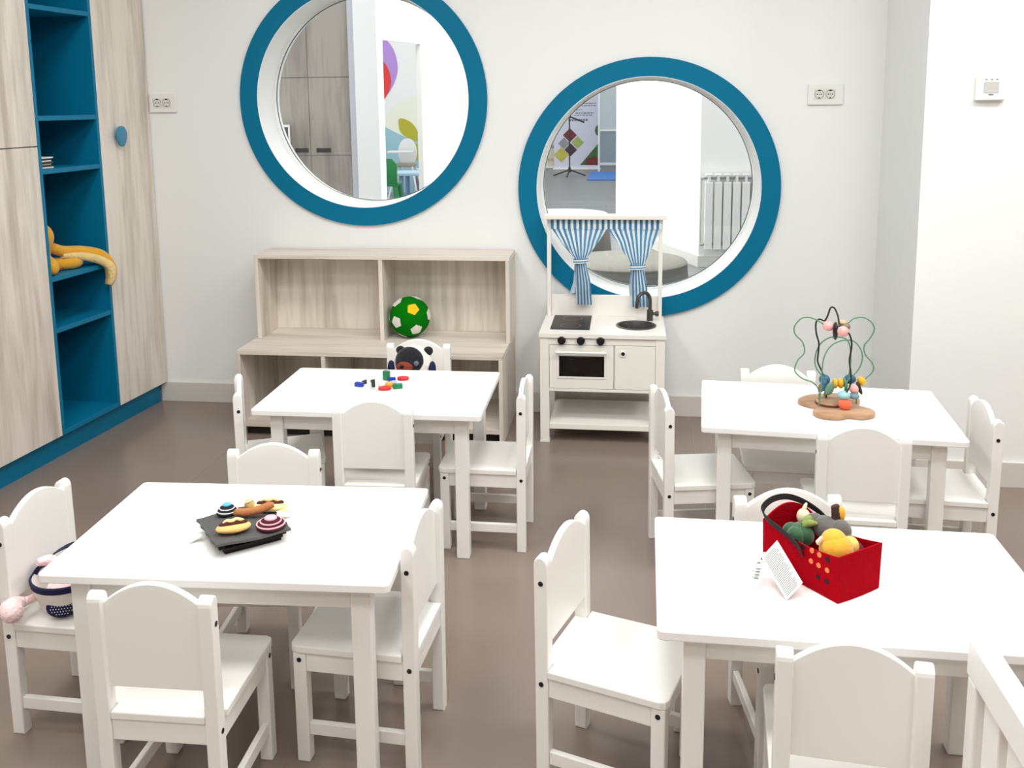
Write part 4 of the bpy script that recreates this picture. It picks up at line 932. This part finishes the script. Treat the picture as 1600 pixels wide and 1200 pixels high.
# receding left wall with the doorway
P0 = Vector((-0.150, 3.95, 0)); D = Vector((0.238, 0.971, 0)).normalized(); Nn = Vector((-D.y, D.x, 0))
def wseg(t0, t1, z0, z1, th=0.05):
    a, c = P0+D*t0, P0+D*t1
    return prism([(a.x, a.y), (c.x, c.y), (c.x+Nn.x*th, c.y+Nn.y*th), (a.x+Nn.x*th, a.y+Nn.y*th)], z0, z1)
ws = wseg(0.0, 0.05, 0, 3.4); join(ws, wseg(0.83, 2.45, 0, 3.4)); join(ws, wseg(0.05, 0.83, 2.045, 3.4))
struct('wall_corridor', ws, HW_, label='white corridor wall with a doorway')
fr_ = wseg(0.035, 0.05, 0, 2.06, 0.06); join(fr_, wseg(0.83, 0.845, 0, 2.06, 0.06)); join(fr_, wseg(0.05, 0.83, 2.045, 2.06, 0.06))
struct('door_1', wseg(0.815, 0.829, 0.0, 2.04, 0.055), mat('door_frame_white', (226, 226, 222), 0.5), label='white door jamb of the mural room')
struct('wall_pillar', box(-0.362, -0.152, 3.86, 4.05, 0, 3.4), HW_, label='white pillar beside the doorway')
struct('wall_closing', box(-4.5, -0.362, 4.30, 4.40, 0, 3.4), HW_, label='white wall behind the hall cabinets')
# hall cabinets
hc = thing('hall_cabinet', 'grey wood-grain cabinets with recessed dark handles, seen through the left round window', 'cabinet', (-1.3, 3.9, 0))
obj('body', box(-1.2, 0.88, 0.02, 0.39, 0, 3.0), LAMG, hc)
for (x0, x1) in ((-1.2, -0.30), (-0.296, 0.489), (0.493, 0.878)):
    for (z0, z1) in ((0.05, 1.016), (1.021, 1.714), (1.719, 3.0)):
        d_ = obj('door', box(x0, x1, 0.0, 0.0185, z0, z1, 0.001, 1), LAMG, hc)
        if z0 > 1 and z0 < 1.1:
            xs = {-1.2: (-0.7, -0.5), -0.296: (0.345, 0.470), 0.493: (0.545, 0.680)}[x0]
            obj('handle', box(xs[0], xs[1], -0.004, 0.0005, 1.045, 1.085), GAPM, d_, label='dark recessed handle')
obj('end_panel', box(0.882, 0.936, -0.03, 0.39, 0, 3.0), HG, hc, label='grey end panel')
hs = thing('cube_shelf', 'small white box shelf in front of the hall cabinets, seen through the left window', 'shelf', (-1.00, 3.66, 0), 0.36)
for a in ((-0.20, 0.085, -0.15, 0.15, 1.285, 1.30), (0.070, 0.085, -0.15, 0.15, 0, 1.285), (-0.20, -0.185, -0.15, 0.15, 0, 1.285), (-0.185, 0.07, -0.15, 0.135, 0.90, 0.915)): obj('panel', box(*a), HW_, hs)
obj('back_panel', box(-0.185, 0.07, 0.135, 0.15, 0, 1.285), LAMG, hs)
bxx = obj('storage_box', box(-0.11, 0.11, -0.11, 0.11, 0, 0.20, 0.004), mat('box_blue', (112, 160, 190), 0.6)); bxx.location = (-1.050, 3.634, 0.9152); bxx.rotation_euler = (0, 0, 0.36); tag(bxx, 'blue storage box on the white box shelf behind the left window', 'box')
# mural room furniture
PGN = mat('green_chair_plastic', (16, 138, 72), 0.4); PBL = mat('pale_blue_top', (186, 220, 240), 0.4); PBD = mat('blue_leg', (128, 164, 206), 0.4); HCW = mat('highchair_white', (238, 238, 236), 0.4)
def kidchair(loc, rz, m, label):
    t = thing('plastic_chair', label, 'chair', loc, rz)
    obj('seat', prism(roundrect(-0.17, 0.17, -0.16, 0.16, 0.05), 0.36, 0.40, bev=0.008), m, t, smooth=True)
    obj('backrest', prism([(-0.17, 0.40), (0.17, 0.40), (0.17, 0.66), (0.10, 0.74), (-0.10, 0.74), (-0.17, 0.66)], 0.13, 0.165, 'y', bev=0.008), m, t, smooth=True)
    for sx in (-1, 1):
        for sy in (-1, 1): obj('leg', cyl((sx*0.17, sy*0.16, 0), (sx*0.13, sy*0.12, 0.36), 0.028, 0.034, n=14), m, t, smooth=True)
    return t
kidchair((-1.25, 8.25, 0), pi, PGN, 'green plastic chair beyond the doorway, seen through the left window')
tt = thing('round_leg_table', 'pale blue plastic table beyond the doorway, seen through the left window', 'table', (-0.95, 9.0, 0))
obj('tabletop', prism(roundrect(-0.39, 0.39, -0.28, 0.28, 0.06), 0.455, 0.50, bev=0.008), PBL, tt, smooth=True)
for sx in (-1, 1):
    for sy in (-1, 1): obj('leg', cyl((sx*0.26, sy*0.2, 0), (sx*0.25, sy*0.19, 0.455), 0.045, 0.032, n=16), PBD, tt, smooth=True)
hh = thing('high_chair', 'white plastic high chair beyond the blue table, seen through the left window', 'high chair', (-1.42, 10.0, 0))
obj('backrest', ell(0, 0.72, 0.15, 0.22, 0.17, 0.03), HCW, hh, smooth=True)
obj('tray', prism(roundrect(-0.24, 0.16, -0.25, 0.02, 0.05), 0.725, 0.755, bev=0.006), HCW, hh, smooth=True)
obj('seat', box(-0.15, 0.15, -0.10, 0.14, 0.50, 0.56, 0.02), mat('highchair_pad', (168, 166, 150), 0.7), hh, label='grey seat pad')
for sx in (-1, 1):
    for sy in (-1, 1): obj('leg', cyl((sx*0.24, sy*0.22, 0), (sx*0.12, sy*0.1+0.02, 0.52), 0.014, n=12), HCW, hh, smooth=True)
st = thing('storage_rack', 'dark mauve low rack beneath the mural, seen through the left window', 'rack', (-0.95, 10.55, 0))
obj('frame', box(-0.42, 0.42, -0.15, 0.15, 0.40, 0.44), HCW, st)
for k in range(6): obj('bin', box(-0.41+0.138*k, -0.285+0.138*k, -0.14, 0.14, 0.0, 0.399, 0.01), mat('bin_mauve', (126, 116, 140), 0.6), st)
# partition with the radiator
HP = [(2.683, 4.064), (1.917, 6.13), (2.2, 7.2), (6.9, 7.2), (6.9, 4.064)]
struct('wall_partition', prism(HP, 0, 3.4), HW_, label='white partition wall seen through the right window')
sk_ = [(2.676, 4.052), (1.908, 6.124), (1.917, 6.13), (2.683, 4.064), (6.9, 4.064), (6.9, 4.052)]
struct('baseboard_hall', prism(sk_, 0, 0.10), mat('hall_skirting', (226, 224, 218), 0.5), label='pale skirting of the partition')
struct('wall_side', box(6.9, 7.0, WT, 18, 0, 3.4), HW_, label='white hall side wall')
ra = thing('radiator', 'white column radiator on the partition, seen through the right round window', 'radiator', (2.715, 4.0, 0.17))
for k in range(9):
    x = 0.042+0.079*k
    b = box(x-0.034, x+0.034, -0.035, 0.035, 0, 0.60, 0.008); box(x-0.012, x+0.012, -0.03, 0.03, 0.60, 0.655, 0.006, bm=b); box(x-0.030, x+0.030, -0.035, 0.035, 0.652, 0.668, 0.004, bm=b)
    obj('section', b, HCW, ra)
cbm = new(); tube([(0.0, 0, 0.63), (0.72, 0, 0.63)], 0.011, smoothpath=False, bm=cbm); tube([(0.0, 0, 0.045), (0.72, 0, 0.045)], 0.011, smoothpath=False, bm=cbm)
obj('pipe', cbm, mat('pipe_grey', (150, 150, 148), 0.4, metal=0.3), ra, smooth=True)
v_ = cyl((-0.03, 0, 0.045), (0.0, 0, 0.045), 0.016); cyl((-0.028, 0, 0.63), (0.0, 0, 0.63), 0.016, bm=v_); tube([(-0.022, 0, 0.045), (-0.022, 0, 0.63)], 0.007, smoothpath=False, bm=v_)
obj('valve', v_, mat('valve_metal', (196, 194, 190), 0.3, metal=0.5), ra, smooth=True)
# poufs
PGY = mat('pouf_grey', (112, 111, 106), 0.9, bump=0.2, bscale=60, var=0.05); PTP = mat('pouf_top', (206, 205, 200), 0.9)
po_ = thing('round_pouf', 'tall round grey pouf with a pale top, seen behind the toy kitchen curtains', 'pouf', (1.470, 4.28, 0))
obj('pouf_side', lathe([(0, 0), (0.43, 0), (0.445, 0.02), (0.405, 0.42), (0, 0.42)], 48), PGY, po_, smooth=True)
obj('cushion', lathe([(0.40, 0.421), (0.408, 0.435), (0.395, 0.452), (0.3, 0.462), (0, 0.466), (0, 0.421)], 48), PTP, po_, smooth=True, label='pale grey seat cushion')
mt_ = thing('low_pouf', 'low round grey platform on the hall floor, seen through the right window', 'pouf', (2.045, 3.42, 0))
obj('pouf_side', lathe([(0, 0), (0.50, 0), (0.51, 0.02), (0.50, 0.14), (0, 0.14)], 56), PGY, mt_, smooth=True)
obj('cushion', lathe([(0, 0.141), (0.497, 0.141), (0.502, 0.155), (0.485, 0.170), (0.3, 0.176), (0, 0.178)], 56), mat('pouf_light', (140, 138, 130), 0.9, var=0.05), mt_, smooth=True, label='lighter grey top')
# microphone stand
MS = mat('stand_black', (26, 26, 28), 0.4)
ms = thing('microphone_stand', 'black microphone stand in the far hall, seen through the right window', 'microphone stand', (0.865, 14.5, 0))
obj('pole', tube([(0, 0, 0.12), (0, 0, 1.19)], 0.014, smoothpath=False), MS, ms, smooth=True)
obj('boom_arm', tube([(-0.10, 0, 1.235), (0.0, 0, 1.195), (0.30, 0, 1.075)], [0.012, 0.016, 0.018], smoothpath=False), MS, ms, smooth=True)
obj('clutch', cyl((0, -0.03, 1.195), (0, 0.03, 1.195), 0.034), MS, ms, smooth=True); obj('hub', cyl((0, 0, 0.08), (0, 0, 0.18), 0.04, 0.025), MS, ms, smooth=True)
for a in (radians(190), radians(-8), radians(265)): obj('leg', tube([(0, 0, 0.13), (0.33*cos(a), 0.33*sin(a), 0.015)], 0.015, smoothpath=False), MS, ms, smooth=True)
# banners
BNW = mat('banner_white', (218, 220, 236), 0.5); BTX = mat('banner_print', (120, 122, 136), 0.6)
def flat(name, pts, y, m, par, lb=None): return obj(name, prism(pts, y-0.002, y, 'y'), m, par, label=lb)
ba = thing('rollup_banner', 'tall pale roll-up banner with coloured photo diamonds in the far hall', 'banner', (0.93, 16.3, 0))
obj('sheet', box(-0.52, 0.49, -0.002, 0.004, 0.04, 2.05), BNW, ba); obj('base', box(-0.54, 0.51, -0.06, 0.06, 0, 0.039, 0.01), HCW, ba)
sh_ = [o for o in ba.children if o.name.startswith('sheet')][0]
b = new(); random.seed(5)
for (z, hh2, x0, x1) in ((1.52, 0.05, -0.10, 0.20), (1.45, 0.02, -0.16, 0.40), (1.40, 0.02, -0.18, 0.42), (1.31, 0.02, -0.08, 0.10), (1.24, 0.025, -0.05, 0.36), (1.19, 0.02, -0.08, 0.34), (1.09, 0.05, -0.20, 0.22)):
    x = x0
    while x < x1-0.02:
        l_ = 0.025+0.045*random.random(); box(x, min(x+l_, x1), -0.0035, -0.002, z-hh2/2, z+hh2/2, bm=b); x += l_+0.014
obj('lettering', b, BTX, sh_, label='grey lines of lettering')
def dia(cx, cz, r): return [(cx-r, cz), (cx, cz-r), (cx+r, cz), (cx, cz+r)]
PC_ = [mat('photo_maroon', (112, 34, 44), 0.7, var=0.4, vscale=10), mat('photo_lime', (164, 182, 100), 0.7, var=0.3, vscale=8), mat('photo_grey', (150, 150, 156), 0.7, var=0.4, vscale=8), mat('photo_plum', (62, 48, 62), 0.7, var=0.4, vscale=8), mat('photo_yellow', (196, 188, 84), 0.7, var=0.3, vscale=8), mat('photo_green', (42, 108, 56), 0.7, var=0.4, vscale=8), mat('photo_red', (120, 30, 44), 0.7, var=0.5, vscale=9)]
for (cx, cz, r, k, lb) in ((-0.17, 0.76, 0.155, 0, 'maroon photo diamond'), (0.0, 0.60, 0.14, 1, 'lime photo diamond'), (-0.30, 0.58, 0.13, 2, 'grey photo diamond'), (-0.15, 0.44, 0.14, 3, 'plum photo diamond'), (-0.36, 0.33, 0.17, 4, 'yellow photo diamond')):
    flat('photo_diamond', dia(cx, cz, r), -0.0022-0.0003*k, PC_[k], sh_, lb)
flat('green_corner', [(0.05, 0.10), (0.49, 0.10), (0.49, 0.62)], -0.0022, PC_[5], sh_, 'green triangle at the lower right')
flat('red_patch', [(0.16, 0.10), (0.49, 0.10), (0.49, 0.22), (0.38, 0.30), (0.20, 0.24)], -0.0045, PC_[6], sh_, 'dark red fruit photo patch')
flat('green_dot', [(0.49+0.11*cos(a), 0.86+0.13*sin(a)) for a in [radians(90+9*k) for k in range(21)]], -0.0024, PC_[5], sh_, 'green half disc at the right edge')
bn = thing('photo_banner', 'pale brown photo banner left of the tall roll-up banner in the far hall', 'banner', (0.20, 16.75, 0))
obj('sheet', box(-0.42, 0.26, -0.002, 0.004, 0.04, 1.9), mat('banner_cream', (226, 218, 204), 0.6), bn); obj('base', box(-0.44, 0.28, -0.06, 0.06, 0, 0.039, 0.01), HCW, bn)
s2 = [o for o in bn.children if o.name.startswith('sheet')][0]
flat('photo_patch', dia(0.10, 0.95, 0.17), -0.0022, PC_[6], s2, 'red photo patch'); flat('photo_patch', dia(0.05, 0.70, 0.18), -0.0026, mat('photo_brown', (146, 118, 100), 0.7, var=0.4, vscale=8), s2, 'brown photo patch'); flat('photo_patch', [(-0.35, 0.42), (0.2, 0.46), (0.05, 0.62), (-0.2, 0.6)], -0.003, PC_[2], s2, 'grey photo patch')
b = new()
for k in range(6): box(-0.2+0.075*k, -0.145+0.075*k, -0.0035, -0.002, 0.16, 0.23, bm=b)
obj('lettering', b, mat('banner_gold', (206, 176, 120), 0.6), s2, label='gold lettering')
# white-framed grey glazed partition and blue mat
gpn = thing('glazed_screen', 'white framed grey glazed screen at the far end of the hall', 'screen', (1.80, 15.6, 0))
for a in ((-0.37, 0.6, -0.02, 0.02, 0.86, 0.90), (-0.37, 0.6, -0.02, 0.02, 0.16, 0.20), (-0.40, -0.36, -0.02, 0.02, 0, 2.6), (0.6, 0.64, -0.02, 0.02, 0, 2.6)): obj('frame', box(*a), HCW, gpn)
obj('lower_panel', box(-0.358, 0.598, -0.006, 0.006, 0.2005, 0.8595), mat('screen_grey', (136, 152, 156), 0.25), gpn, label='blue-grey lower panel'); obj('upper_panel', box(-0.358, 0.598, -0.006, 0.006, 0.9005, 2.59), mat('screen_light', (190, 200, 202), 0.3), gpn, label='pale grey upper panel')
cm = obj('blue_mat', box(1.26, 3.4, 13.4, 15.5, 0.0004, 0.02, 0.005, 1), mat('mat_blue', (52, 112, 188), 0.7, var=0.05)); tag(cm, 'blue floor mat at the far end of the hall', 'mat')
